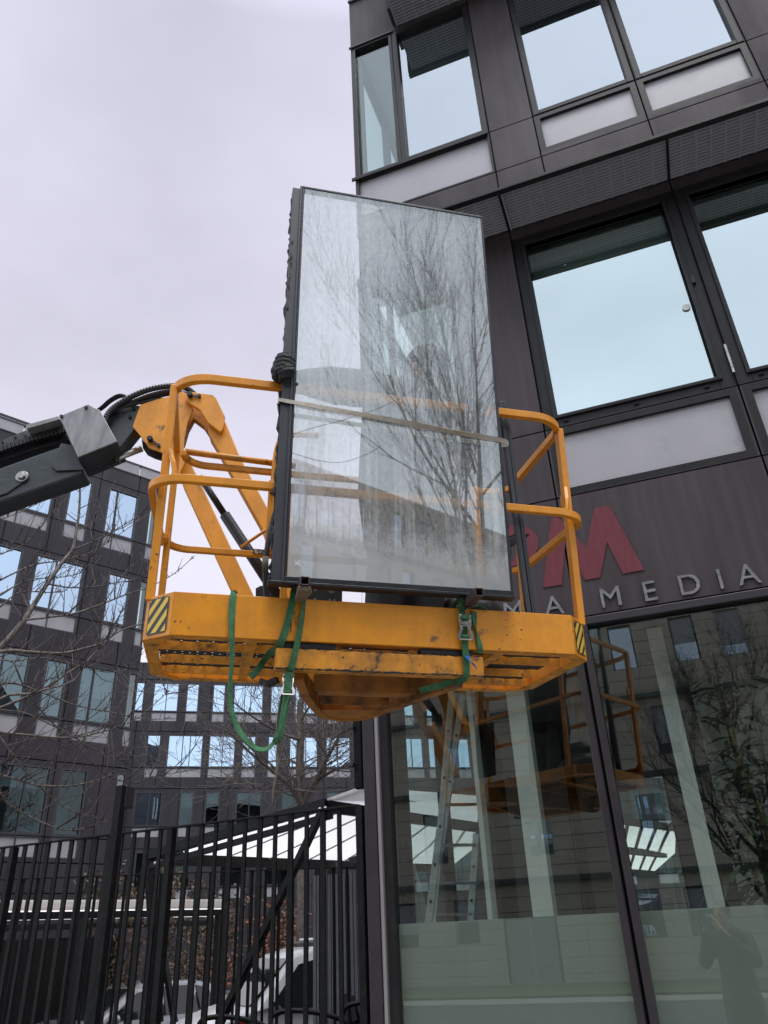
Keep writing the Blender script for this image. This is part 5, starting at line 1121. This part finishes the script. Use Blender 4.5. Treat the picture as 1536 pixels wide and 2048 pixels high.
# grey ribbed cabinet behind the second fence
t = thing('cabinet', 'tall light grey ribbed metal cabinet right of the diagonal brace, behind the fence', 'cabinet', atR(670, 1940, 11.3))
P0, P1, P2 = atR(627, 1752, 11.3), atR(728, 1752, 11.0), atR(627, 1932, 11.3)
dx = (P1 - P0); dx.z = 0; dn = Vector((-dx.y, dx.x, 0)).normalized()
b = MB(); zt, zb = P0.z, -.42; b.prism([(P0.x, P0.y, zt), (P0.x + dx.x, P0.y + dx.y, zt), (P0.x + dx.x, P0.y + dx.y, zb), (P0.x, P0.y, zb)], dn * .5); b.build('cabinet_body', 'grey_panel', t)
for k in range(14): q = P0 + dx * ((k + .5) / 14) - dn * .006; b = MB(); b.box((-.02, -.006, zb), (.02, .006, zt)); b.v = [Vector((q.x, q.y, 0)) + dx.normalized() * p.x + dn * p.y + Vector((0, 0, p.z)) for p in b.v]; b.build('rib', 'grey_panel', t)

# bicycle racks low behind the fence
for k, (x0, x1, yy, r_) in enumerate(((400, 545, 2034, 6.6), (545, 700, 2022, 6.7), (690, 790, 2006, 6.9))):
    t = thing('bike_rack', ('curved black bicycle rack tube low behind the fence, leftmost of three', 'curved black bicycle rack tube low behind the fence, middle of three', 'curved black bicycle rack tube low behind the fence, beside the corner column')[k], 'bike rack', atR(x0, 2060, r_), group='bicycle racks')
    for off in (0, .06):
        pts = spline([atR(x0 - 8, yy + 60, r_ + off), atR(x0, yy + 12, r_ + off), atR(x0 + 30, yy, r_ + off), atR((x0 + x1) / 2, yy + 2, r_ + off), atR(x1 - 25, yy + 14, r_ + off), atR(x1, yy + 36, r_ + off), atR(x1 + 6, yy + 90, r_ + off)], 6)
        b = MB(); b.tube(pts, .017, 8); b.build('tube', 'fence_black', t, smooth=True)

# ================================================================== cars
def car(name, label, cat, loc, yaw, prof, glassp, W2, body, wheels, ww=.31, red=None):
    t = thing(name, label, cat, loc, Matrix.Rotation(yaw, 3, 'Z')); R_ = Matrix.Rotation(yaw, 3, 'Z'); tf = lambda p: Vector(loc) + R_ @ Vector(p)
    zb = max(p[1] for p in prof)
    belt = .92 if body == 'car_silver' else 1.05
    def hw(x, z): # half width tapers above the belt line and toward the ends
        k = W2 * (1 - .05 * abs(x / 2.1) ** 3)
        return k if z < belt else k - (z - belt) * .27
    b = MB(tf); n = len(prof); vs = []
    for s in (-1, -.86, .86, 1):
        for x, z in prof:
            q = 0 if abs(s) < .9 else 1
            zz = z; xx = x
            if q: zz = z - .035 if z > 1.0 else (z + (.02 if z < .35 else -.015)); xx = x * .985
            vs.append((xx, s * hw(x, z), zz))
    fs = [tuple(range(n))[::-1], tuple(range(3 * n, 4 * n))]
    for k in range(3):
        for i in range(n): j = (i + 1) % n; fs.append((k * n + i, k * n + j, (k + 1) * n + j, (k + 1) * n + i))
    b.add(vs, fs); b.build('body', body, t, bevel=.02, smooth=True)
    for s in (-1, 1):
        for gp in glassp:
            b = MB(tf); b.prism([(x * .99, s * (hw(x, z) + .002), z - .03) for x, z in gp], (0, s * .004, 0)); b.build('window', 'car_glass', t)
    for s in (-1, 1):
        for wx in wheels:
            b = MB(tf); b.cyl((wx, s * (W2 - .20), ww), (wx, s * (W2 + .005), ww), ww, 28); o = b.build('wheel', 'car_trim', t, bevel=.02)
            b = MB(tf); b.cyl((wx, s * (W2 + .0), ww), (wx, s * (W2 + .012), ww), ww * .62, 20)
            for k in range(5): a = k * 2 * PI / 5; b.bar([(wx, s * (W2 + .014), ww), (wx + math.cos(a) * ww * .58, s * (W2 + .014), ww + math.sin(a) * ww * .58)], .05, .01, up=(0, 1, 0))
            b.build('rim', 'rim', o)
        b = MB(tf); b.capsule([(glassp[0][0][0] + .12, s * (W2 + .04), belt + .06), (glassp[0][0][0] + .08, s * (W2 + .14), belt + .07)], [.05, .075]); b.build('mirror', body if body == 'car_silver' else 'car_trim', t, remesh=.02)
        b = MB(tf); x = prof[1][0]; b.ball((x + .22, s * (W2 - .16), .66), .12, 10, 8, (1.1, .9, .75)); b.build('headlight', 'chrome', t, smooth=True)
        b = MB(tf); b.box((.05, s * (W2 + .0), belt - .16), (.22, s * (W2 + .02), belt - .13)); b.build('handle', 'car_trim', t)
        b = MB(tf); b.box((wheels[0] + .4, s * (W2 - .01), .40), (wheels[1] - .4, s * (W2 + .012), .48)); b.build('side_strip', 'car_trim', t)
    return t, tf
fr, re = atR(70, 2040, 16.2), atR(392, 1990, 18.2)
cx = (fr + re) / 2; yw = math.atan2(re.y - fr.y, re.x - fr.x)
hat = [(-1.95, .28), (-2.0, .55), (-1.92, .74), (-1.2, .95), (-.95, 1.0), (-.25, 1.40), (.25, 1.47), (1.1, 1.46), (1.55, 1.38), (1.92, .98), (1.98, .60), (1.93, .28)]
t, tf = car('parked_car', 'silver hatchback parked behind the fences at lower left', 'car', (cx.x, cx.y, -.42), yw, hat, [[(-.88, .98), (-.25, 1.36), (.28, 1.42), (.30, .98)], [(.36, .98), (.34, 1.42), (1.0, 1.41), (1.12, .98)], [(1.18, .98), (1.10, 1.40), (1.42, 1.34), (1.52, .98)]], .82, 'car_silver', (-1.22, 1.28))
b = MB(tf); b.prism([(-1.02, -.62, .985), (-1.02, .62, .985), (-.30, .54, 1.385), (-.30, -.54, 1.385)], (-.006, 0, .012)); b.build('windscreen', 'car_glass', t)
fr, re = atR(432, 2030, 13.4), atR(790, 2010, 14.6); cx = (fr + re) / 2; yw = math.atan2(re.y - fr.y, re.x - fr.x)
van = [(-2.1, .30), (-2.16, .62), (-2.05, .90), (-1.45, 1.12), (-1.15, 1.18), (-.55, 1.78), (-.2, 1.86), (1.9, 1.88), (2.08, 1.78), (2.14, .9), (2.12, .30)]
t, tf = car('parked_van', 'small white van with red and orange marks, parked behind the brace at lower middle', 'van', (cx.x, cx.y, -.36), yw, van, [[(-1.02, 1.14), (-.50, 1.68), (-.18, 1.74), (-.16, 1.14)], [(-.08, 1.14), (-.08, 1.74), (.55, 1.75), (.55, 1.14)]], .86, 'car_white', (-1.42, 1.30), .33)
b = MB(tf); b.prism([(-1.22, -.66, 1.17), (-1.22, .66, 1.17), (-.62, .58, 1.72), (-.62, -.58, 1.72)], (-.008, 0, .014)); b.build('windscreen', 'car_glass', t)
for s in (-1, 1): b = MB(tf); b.bar([(-.2, s * .60, 1.93), (1.8, s * .60, 1.95)], .03, .03); b.build('roof_bar', 'steel', t)
for x in (.1, .9, 1.6): b = MB(tf); b.bar([(x, -.62, 1.97), (x, .62, 1.97)], .04, .03); b.build('roof_bar', 'white_paint', t)
for s in (-1, 1):
    b = MB(tf); b.box((1.30, s * .862, .98), (1.42, s * .872, 1.25)); b.build('reflector', 'car_orange', t)
    b = MB(tf); b.prism([(-1.50, s * .858, 1.0), (-1.22, s * .862, .90), (-1.02, s * .862, .90), (-1.40, s * .858, 1.04)], (0, s * .008, 0)); b.build('red_mark', 'car_red', t)
b = MB(tf); b.prism([(-2.14, -.55, .88), (-1.9, -.55, .98), (-1.9, -.2, .98), (-2.14, -.2, .88)], (-.01, 0, .01)); b.build('red_mark', 'car_red', t)
fr = atR(745, 1985, 17); cx = fr
t, tf = car('parked_van', 'second white van at far right of the yard, mostly hidden by the corner column', 'van', (cx.x + .9, cx.y + 1.2, -.38), rad(60), van, [[(-1.02, 1.14), (-.50, 1.68), (-.18, 1.74), (-.16, 1.14)]], .86, 'car_white', (-1.42, 1.30), .33)
b = MB(); P = atR(300, 2006, 24); b.box((-20, P.y - 2, -.42), (-9.8, P.y - 1.7, .35)); tag(b.build('low_wall', 'kerb', bevel=.01), 'low pale stone wall behind the silver hatchback', 'wall')

# ================================================================== trees
def tree_mesh(limbs, name, label, base, m1='bark', m2='twig', thr=.012, cat='tree', group=None, n=5):
    t = thing(name, label, cat, base, group=group); a, b = MB(), MB()
    for pts, rs in limbs:
        (a if rs[0] > thr else b).tube(pts, 1, (7 if rs[0] > .03 else n) if rs[0] > thr else (4 if rs[0] > .004 else 3), radii=rs)
    if a.v: a.build('trunk', m1, t, smooth=True)
    if b.v: b.build('crown', m2, t, smooth=True)
    return t
def grow(p, d, L, r, lev, out, rng, wob=.22, up=.12, kids=(4, 7), ang=(.5, .95), shrink=(.5, .75), minr=.0022, seg=6):
    pts = [p.copy()]; rs = [r]; d = d.normalized(); q = p.copy()
    for i in range(seg):
        d = (d + Vector((rng.uniform(-1, 1), rng.uniform(-1, 1), rng.uniform(-1, 1))) * wob * .5 + Vector((0, 0, up))).normalized()
        q = q + d * (L / seg); pts.append(q.copy()); rs.append(max(minr, r * (1 - .62 * (i + 1) / seg)))
    out.append((pts, rs))
    if lev <= 0: return
    for k in range(rng.randint(*kids)):
        t = rng.uniform(.22, .98); i = min(int(t * seg), seg - 1); b0 = pts[i].lerp(pts[i + 1], t * seg - i); ax = (pts[i + 1] - pts[i]).normalized()
        s = ax.cross(Vector((rng.uniform(-1, 1), rng.uniform(-1, 1), rng.uniform(-1, 1)))).normalized(); an = rng.uniform(*ang)
        grow(b0, ax * math.cos(an) + s * math.sin(an), L * rng.uniform(*shrink), rs[i] * rng.uniform(.45, .68), lev - 1, out, rng, wob, up, kids, ang, shrink, minr, seg)
# the tree mirrored in the hoisted pane: fans of fine upright branches
def street_tree(x, y, h, seed, label, lev=4):
    rng = random.Random(seed); L = []
    tr = [Vector((x, y, .05)), Vector((x + .05, y, h * .12)), Vector((x - .03, y + .05, h * .22))]; L.append((tr, [.13, .11, .10]))
    L.append(([tr[-1], tr[-1] + Vector((.1, 0, h * .2)), tr[-1] + Vector((0, .1, h * .45)), tr[-1] + Vector((.1, .1, h * .72))], [.085, .06, .035, .01]))
    for k in range(11):
        a = k * 2.4 + rng.uniform(-.3, .3); z = h * (.18 + .045 * k); p = Vector((x, y, z)); el_ = rng.uniform(.75, 1.1)
        grow(p, Vector((math.cos(a) * math.cos(el_), math.sin(a) * math.cos(el_), math.sin(el_))), h * rng.uniform(.34, .46) * (1 - .03 * k), .06 - .003 * k, lev - 1, L, rng, .3, .10, (5, 7), (.3, .65), (.42, .66), .0035)
    return tree_mesh(L, 'street_tree', label, (x, y, .05), 'bark_dark', 'bark_dark', .02)
street_tree(9.9, -5.0, 14.8, 5, 'tall bare street tree mirrored in the hoisted glass pane')
street_tree(1.3, -8.5, 7.4, 9, 'smaller bare street tree mirrored beside the plant in the right shopfront')
# bare tree in the yard behind the shelter
rng = random.Random(21); RT = 15.0; L = []
def px(path, r, r0, r1, dr=0):
    P = [atR(x, yy, r + dr * i / max(1, len(path) - 1)) for i, (x, yy) in enumerate(path)]; P = spline(P, 4); n = len(P)
    return P, [r0 + (r1 - r0) * (i / (n - 1)) ** .8 for i in range(n)]
base = atR(603, 1600, RT); base.z = -.42
tk = px([(606, 1800), (604, 1700), (603, 1600), (600, 1530), (602, 1470), (601, 1410), (612, 1385), (618, 1360)], RT, .11, .05); tk[0][0] = base; L.append(tk)
for path, r0, r1, dr in (([(603, 1612), (585, 1580), (560, 1555), (530, 1530), (500, 1505), (465, 1470), (430, 1452)], .055, .008, -1.5), ([(606, 1610), (625, 1575), (645, 1535), (668, 1492), (688, 1455), (697, 1420), (700, 1390)], .06, .01, -1),
    ([(612, 1600), (632, 1568), (655, 1548), (685, 1534), (706, 1528)], .04, .02, -.6), ([(601, 1480), (575, 1472), (545, 1458), (515, 1440), (480, 1415), (440, 1382)], .035, .008, -2), ([(602, 1540), (590, 1525), (565, 1520), (520, 1528), (470, 1545), (440, 1560)], .03, .005, 1),
    ([(601, 1490), (615, 1470), (640, 1450), (660, 1432), (690, 1425)], .028, .006, 1.5), ([(603, 1450), (592, 1430), (580, 1405), (572, 1380)], .03, .008, 1), ([(603, 1440), (618, 1415), (640, 1400), (675, 1405), (700, 1430)], .026, .005, -2), ([(600, 1560), (612, 1548), (640, 1540), (665, 1520)], .02, .005, -1),
    ([(663, 1480), (680, 1468), (705, 1455)], .022, .02, 0)):
    l_ = px(path, RT, r0, r1, dr); L.append(l_)
    for k in range(9):
        i = rng.randint(2, len(l_[0]) - 2); ax = (l_[0][i + 1] - l_[0][i]).normalized(); s = Vector((rng.uniform(-1, 1), rng.uniform(-1, 1), rng.uniform(-.2, 1))).normalized()
        grow(l_[0][i], ax * .6 + s, rng.uniform(.6, 1.5), max(.006, l_[1][i] * .5), 2, L, rng, .3, .05, (3, 5), (.5, 1.0), (.45, .75), .0038)
for k in range(26):
    i = rng.randint(8, len(tk[0]) - 1); a = rng.uniform(0, 2 * PI); grow(tk[0][i], Vector((math.cos(a), math.sin(a), rng.uniform(-.1, .5))), rng.uniform(.8, 1.9), .014, 2, L, rng, .3, .04, (3, 5), (.5, 1.0), (.45, .75), .0038)
tree_mesh(L, 'bare_tree', 'bare tree with pale branches rising behind the shelter, under the basket', base, 'bark_light', 'bark_light', .012)
# bare tree off the left edge reaching in with budded branches
TR = [([(-170, 1420), (-70, 1365), (0, 1297), (42, 1250), (62, 1220), (92, 1172), (125, 1125), (146, 1098), (153, 1060), (158, 1028), (160, 985), (159, 940)], .034, .006, 7.6),
      ([(-120, 1340), (0, 1304), (62, 1305), (125, 1307), (177, 1295), (208, 1285), (240, 1262), (300, 1243)], .020, .004, 7.3), ([(-60, 1440), (83, 1382), (125, 1353), (173, 1322), (208, 1288), (232, 1249), (250, 1205)], .014, .003, 7.9),
      ([(52, 1240), (104, 1234), (150, 1227), (208, 1207), (250, 1190), (298, 1174), (345, 1150), (390, 1112)], .011, .002, 7.2), ([(97, 1168), (137, 1175), (187, 1174), (250, 1163), (296, 1160)], .008, .002, 7.5), ([(146, 1100), (198, 1078), (250, 1049), (312, 1013)], .008, .002, 7.6),
      ([(-100, 1220), (0, 1161), (69, 1130), (125, 1121), (187, 1103), (229, 1076), (312, 1017)], .011, .002, 8.2), ([(-90, 1150), (0, 1109), (48, 1088), (104, 1028), (135, 995)], .009, .002, 8.6), ([(-80, 1480), (0, 1398), (60, 1388), (86, 1380), (146, 1362), (182, 1315), (250, 1245)], .014, .003, 7.0),
      ([(-80, 1440), (0, 1464), (52, 1470), (130, 1476), (169, 1472), (221, 1459), (273, 1438), (325, 1394), (338, 1382)], .011, .002, 6.9), ([(-60, 1390), (0, 1370), (34, 1368), (86, 1386), (156, 1412), (224, 1425), (286, 1438), (351, 1438)], .011, .002, 7.4),
      ([(-60, 1400), (0, 1420), (52, 1427), (130, 1464), (182, 1495), (245, 1520), (268, 1512)], .010, .002, 7.8), ([(-90, 1520), (0, 1550), (39, 1560), (78, 1571), (146, 1571), (203, 1558), (234, 1542)], .012, .002, 6.8), ([(-60, 1540), (0, 1586), (16, 1607), (65, 1636), (130, 1660), (182, 1654), (216, 1641)], .009, .002, 6.8),
      ([(-60, 1380), (0, 1474), (44, 1532), (78, 1571), (125, 1612), (167, 1630), (216, 1640)], .010, .002, 7.2), ([(30, 1330), (52, 1380), (90, 1430), (150, 1490), (216, 1551), (273, 1565), (312, 1552), (400, 1538)], .008, .002, 7.7), ([(-60, 1240), (0, 1190), (60, 1160), (120, 1155), (170, 1140), (200, 1080)], .008, .002, 8.3),
      ([(0, 1215), (40, 1185), (100, 1185), (135, 1178), (165, 1130)], .007, .002, 8.0), ([(-40, 1310), (20, 1322), (90, 1316), (150, 1330), (220, 1345), (290, 1330)], .007, .002, 7.6), ([(-60, 1060), (0, 1040), (60, 1015), (105, 990)], .007, .002, 8.4)]
rng = random.Random(4); L = []; TR = [(a_, b_ * 1.15, c_ * 1.5, d_) for a_, b_, c_, d_ in TR]
tb_ = atR(-430, 1600, 7.4); TX, TY = tb_.x, tb_.y
L.append(([Vector((TX, TY, 0)), Vector((TX, TY + .03, 1.6)), Vector((TX + .05, TY, 3.0)), Vector((TX + .02, TY + .04, 5)), Vector((TX + .1, TY, 7.5))], [.16, .14, .12, .08, .03]))
for path, r0, r1, R_ in TR:
    P, rs = px(path, R_, r0, r1, .4)
    if path[0][0] < 0: P = [Vector((TX, TY, max(1.8, P[0].z - .9)))] + P; rs = [rs[0] * 1.3] + rs
    L.append((P, rs)); n = len(P)
    for k in range(int(n * 1.1)):
        i = rng.randint(3, n - 2); ax = (P[i + 1] - P[i]).normalized(); s = ax.cross(Vector((rng.uniform(-1, 1), rng.uniform(-1, 1), rng.uniform(-1, 1)))).normalized(); s = s if s.z > -.2 else -s
        ln = rng.choice((.05, .07, .09, .14, .3, .55)); q = []; d = ax * .7 + s; grow(P[i], d, ln, .0058 if ln > .2 else .0042, 1 if ln > .25 else 0, L, rng, .35, .10, (2, 4), (.4, .8), (.25, .5), .0024, 4)
    for k in range(n * 2):                        # buds along the branch
        i = rng.randint(2, n - 2); c = P[i].lerp(P[i + 1], rng.random()); d = Vector((rng.uniform(-1, 1), rng.uniform(-1, 1), rng.uniform(-.6, 1))).normalized(); L.append(([c, c + d * .012, c + d * .024], [.003, .0048, .0015]))
tree_mesh(L, 'bare_tree', 'bare tree reaching in from the left edge with long budded branches', (TX, TY, 0), 'bark_light', 'twig', .010)

# shrubs beyond the fences
def shrub(label, c, sx, sz, m, seed, n=700, leaf=.05):
    t = thing('shrub', label, 'shrub', (c.x, c.y, -.42)); rng = random.Random(seed); b = MB(); st_ = MB(); cl = [(rng.uniform(-.7, .7), rng.uniform(-.7, .7), rng.uniform(.25, .9), rng.uniform(.25, .5)) for _ in range(12)]
    for i in range(n):
        q = rng.choice(cl); v = Vector((rng.gauss(0, 1), rng.gauss(0, 1), rng.gauss(0, 1))); v = v.normalized() * q[3] * rng.uniform(.4, 1)
        p = Vector((c.x + (q[0] + v.x) * sx, c.y + (q[1] + v.y) * sx, -.42 + (q[2] + v.z * .5) * sz)); a = Vector((rng.uniform(-1, 1), rng.uniform(-1, 1), rng.uniform(-1, 1))).normalized() * leaf; d = a.cross(Vector((rng.uniform(-1, 1), rng.uniform(-1, 1), rng.uniform(-1, 1)))).normalized() * leaf * .5
        b.add([p, p + a * .5 + d, p + a, p + a * .5 - d], [(0, 1, 2, 3)])
    for q in cl: st_.tube(spline([(c.x, c.y, -.42), (c.x + q[0] * sx * .4, c.y + q[1] * sx * .4, -.42 + q[2] * sz * .5), (c.x + q[0] * sx, c.y + q[1] * sx, -.42 + q[2] * sz * 1.1)], 3), .015, 5)
    b.build('foliage', m, t); st_.build('stem', 'bark', t)
shrub('brown leaved shrub behind the left end of the shelter', atR(275, 1850, 17.5), 1.1, 3.6, 'leaf_brown', 1, 2200, .07)
shrub('rust coloured shrub seen through the pickets left of the cabinet', atR(520, 1880, 21), 1.2, 3.2, 'leaf_red', 2, 1800, .08)
shrub('brown shrub beside the far end of the low shelter', atR(385, 1880, 22), 1.5, 3.8, 'leaf_brown', 3, 2000, .08)

# ================================================================== inside the shop
t = thing('ladder', 'aluminium folding ladder leaning inside the left shopfront window', 'ladder', (-1.65, 5.7, .1))
YL = 5.75
for (a, c, y0, y1, w) in (((905, 1375), (858, 1940), YL, YL, .05), ((926, 1385), (893, 1620), YL + .12, YL + .1, .045), ((880, 1660), (845, 1950), YL - .1, YL - .14, .05), ((953, 1668), (935, 1950), YL + .5, YL + .6, .05)):
    P, Q = onY(*a, y0), onY(*c, y1); Q = P + (Q - P) * ((.1 - P.z) / (Q.z - P.z)) if Q.z < .9 or True else Q
    b = MB(); b.bar([P, Q], w, .025, up=(0, 1, 0)); o = b.build('side_rail', 'alu', t, bevel=.002)
    for k in range(1, 9):
        s = P.lerp(Q, k / 9.5) - Vector((0, .0145, 0)); b = MB(); b.box((s.x - .008, s.y - .002, s.z - .01), (s.x + .008, s.y + .001, s.z + .01)); b.build('rung_end', 'joint', o)
for yy, xa, xb in ((1610, 880, 950), (1691, 878, 950), (1767, 872, 955), (1830, 866, 940)): b = MB(); b.bar([onY(xa, yy, YL), onY(xb, yy - 1, YL + .5)], .035, .02); b.build('rung', 'alu', t)
# tall leafy house plants
def house_plant(label, canes, seed, nleaf, ly, cat='plant'):
    rng = random.Random(seed); q0 = onY(*canes[0][0][0], ly); t = thing('house_plant', label, cat, (q0.x, ly, .1)); b = MB(); f = MB()
    for path, w in canes:
        P = [onY(x, yy, ly + rng.uniform(-.1, .1)) for x, yy in path]; P = spline(P, 4); b.tube(P, w, 8, radii=[w * (1 + .12 * (i % 3 == 0)) for i in range(len(P))])
    heads = []
    for path, w in canes:
        for x, yy in path[1:]: heads.append((onY(x, yy, ly), .16))
    for i in range(nleaf):
        c, s = rng.choice(heads); p = c + Vector((rng.gauss(0, .09), rng.gauss(0, .07), rng.gauss(0, .16))); a = rng.uniform(0, 2 * PI); ln = rng.uniform(.16, .30); d = Vector((math.cos(a), math.sin(a) * .6, rng.uniform(-.3, .8))).normalized(); w = ln * .085
        sd_ = d.cross(Vector((rng.uniform(-.3, .3), rng.uniform(-.5, .5), 1))).normalized(); m1 = p + d * ln * .35; m2 = p + d * ln * .7 - Vector((0, 0, ln * .12)); e_ = p + d * ln - Vector((0, 0, ln * .38))
        f.add([p - sd_ * w * .3, p + sd_ * w * .3, m1 + sd_ * w, m1 - sd_ * w, m2 + sd_ * w * .8, m2 - sd_ * w * .8, e_], [(0, 1, 2, 3), (3, 2, 4, 5), (5, 4, 6)])
    b.build('cane', 'cane', t, smooth=True); f.build('foliage', 'leaf_green', t)
    m = MB(); m.cyl((q0.x, ly, .1), (q0.x, ly, .5), .18, 20, .22); m.build('pot', 'column', t)
house_plant('tall leafy indoor plant with pale canes, behind the right shopfront window', [([(1560, 2000), (1525, 1640), (1490, 1560), (1455, 1440), (1420, 1330), (1400, 1290)], .022), ([(1575, 2000), (1535, 1560), (1500, 1400), (1480, 1330)], .012), ([(1570, 2000), (1530, 1750), (1480, 1640), (1455, 1600)], .014), ([(1565, 2000), (1530, 1800), (1500, 1700), (1490, 1740)], .010)], 3, 520, 5.75)
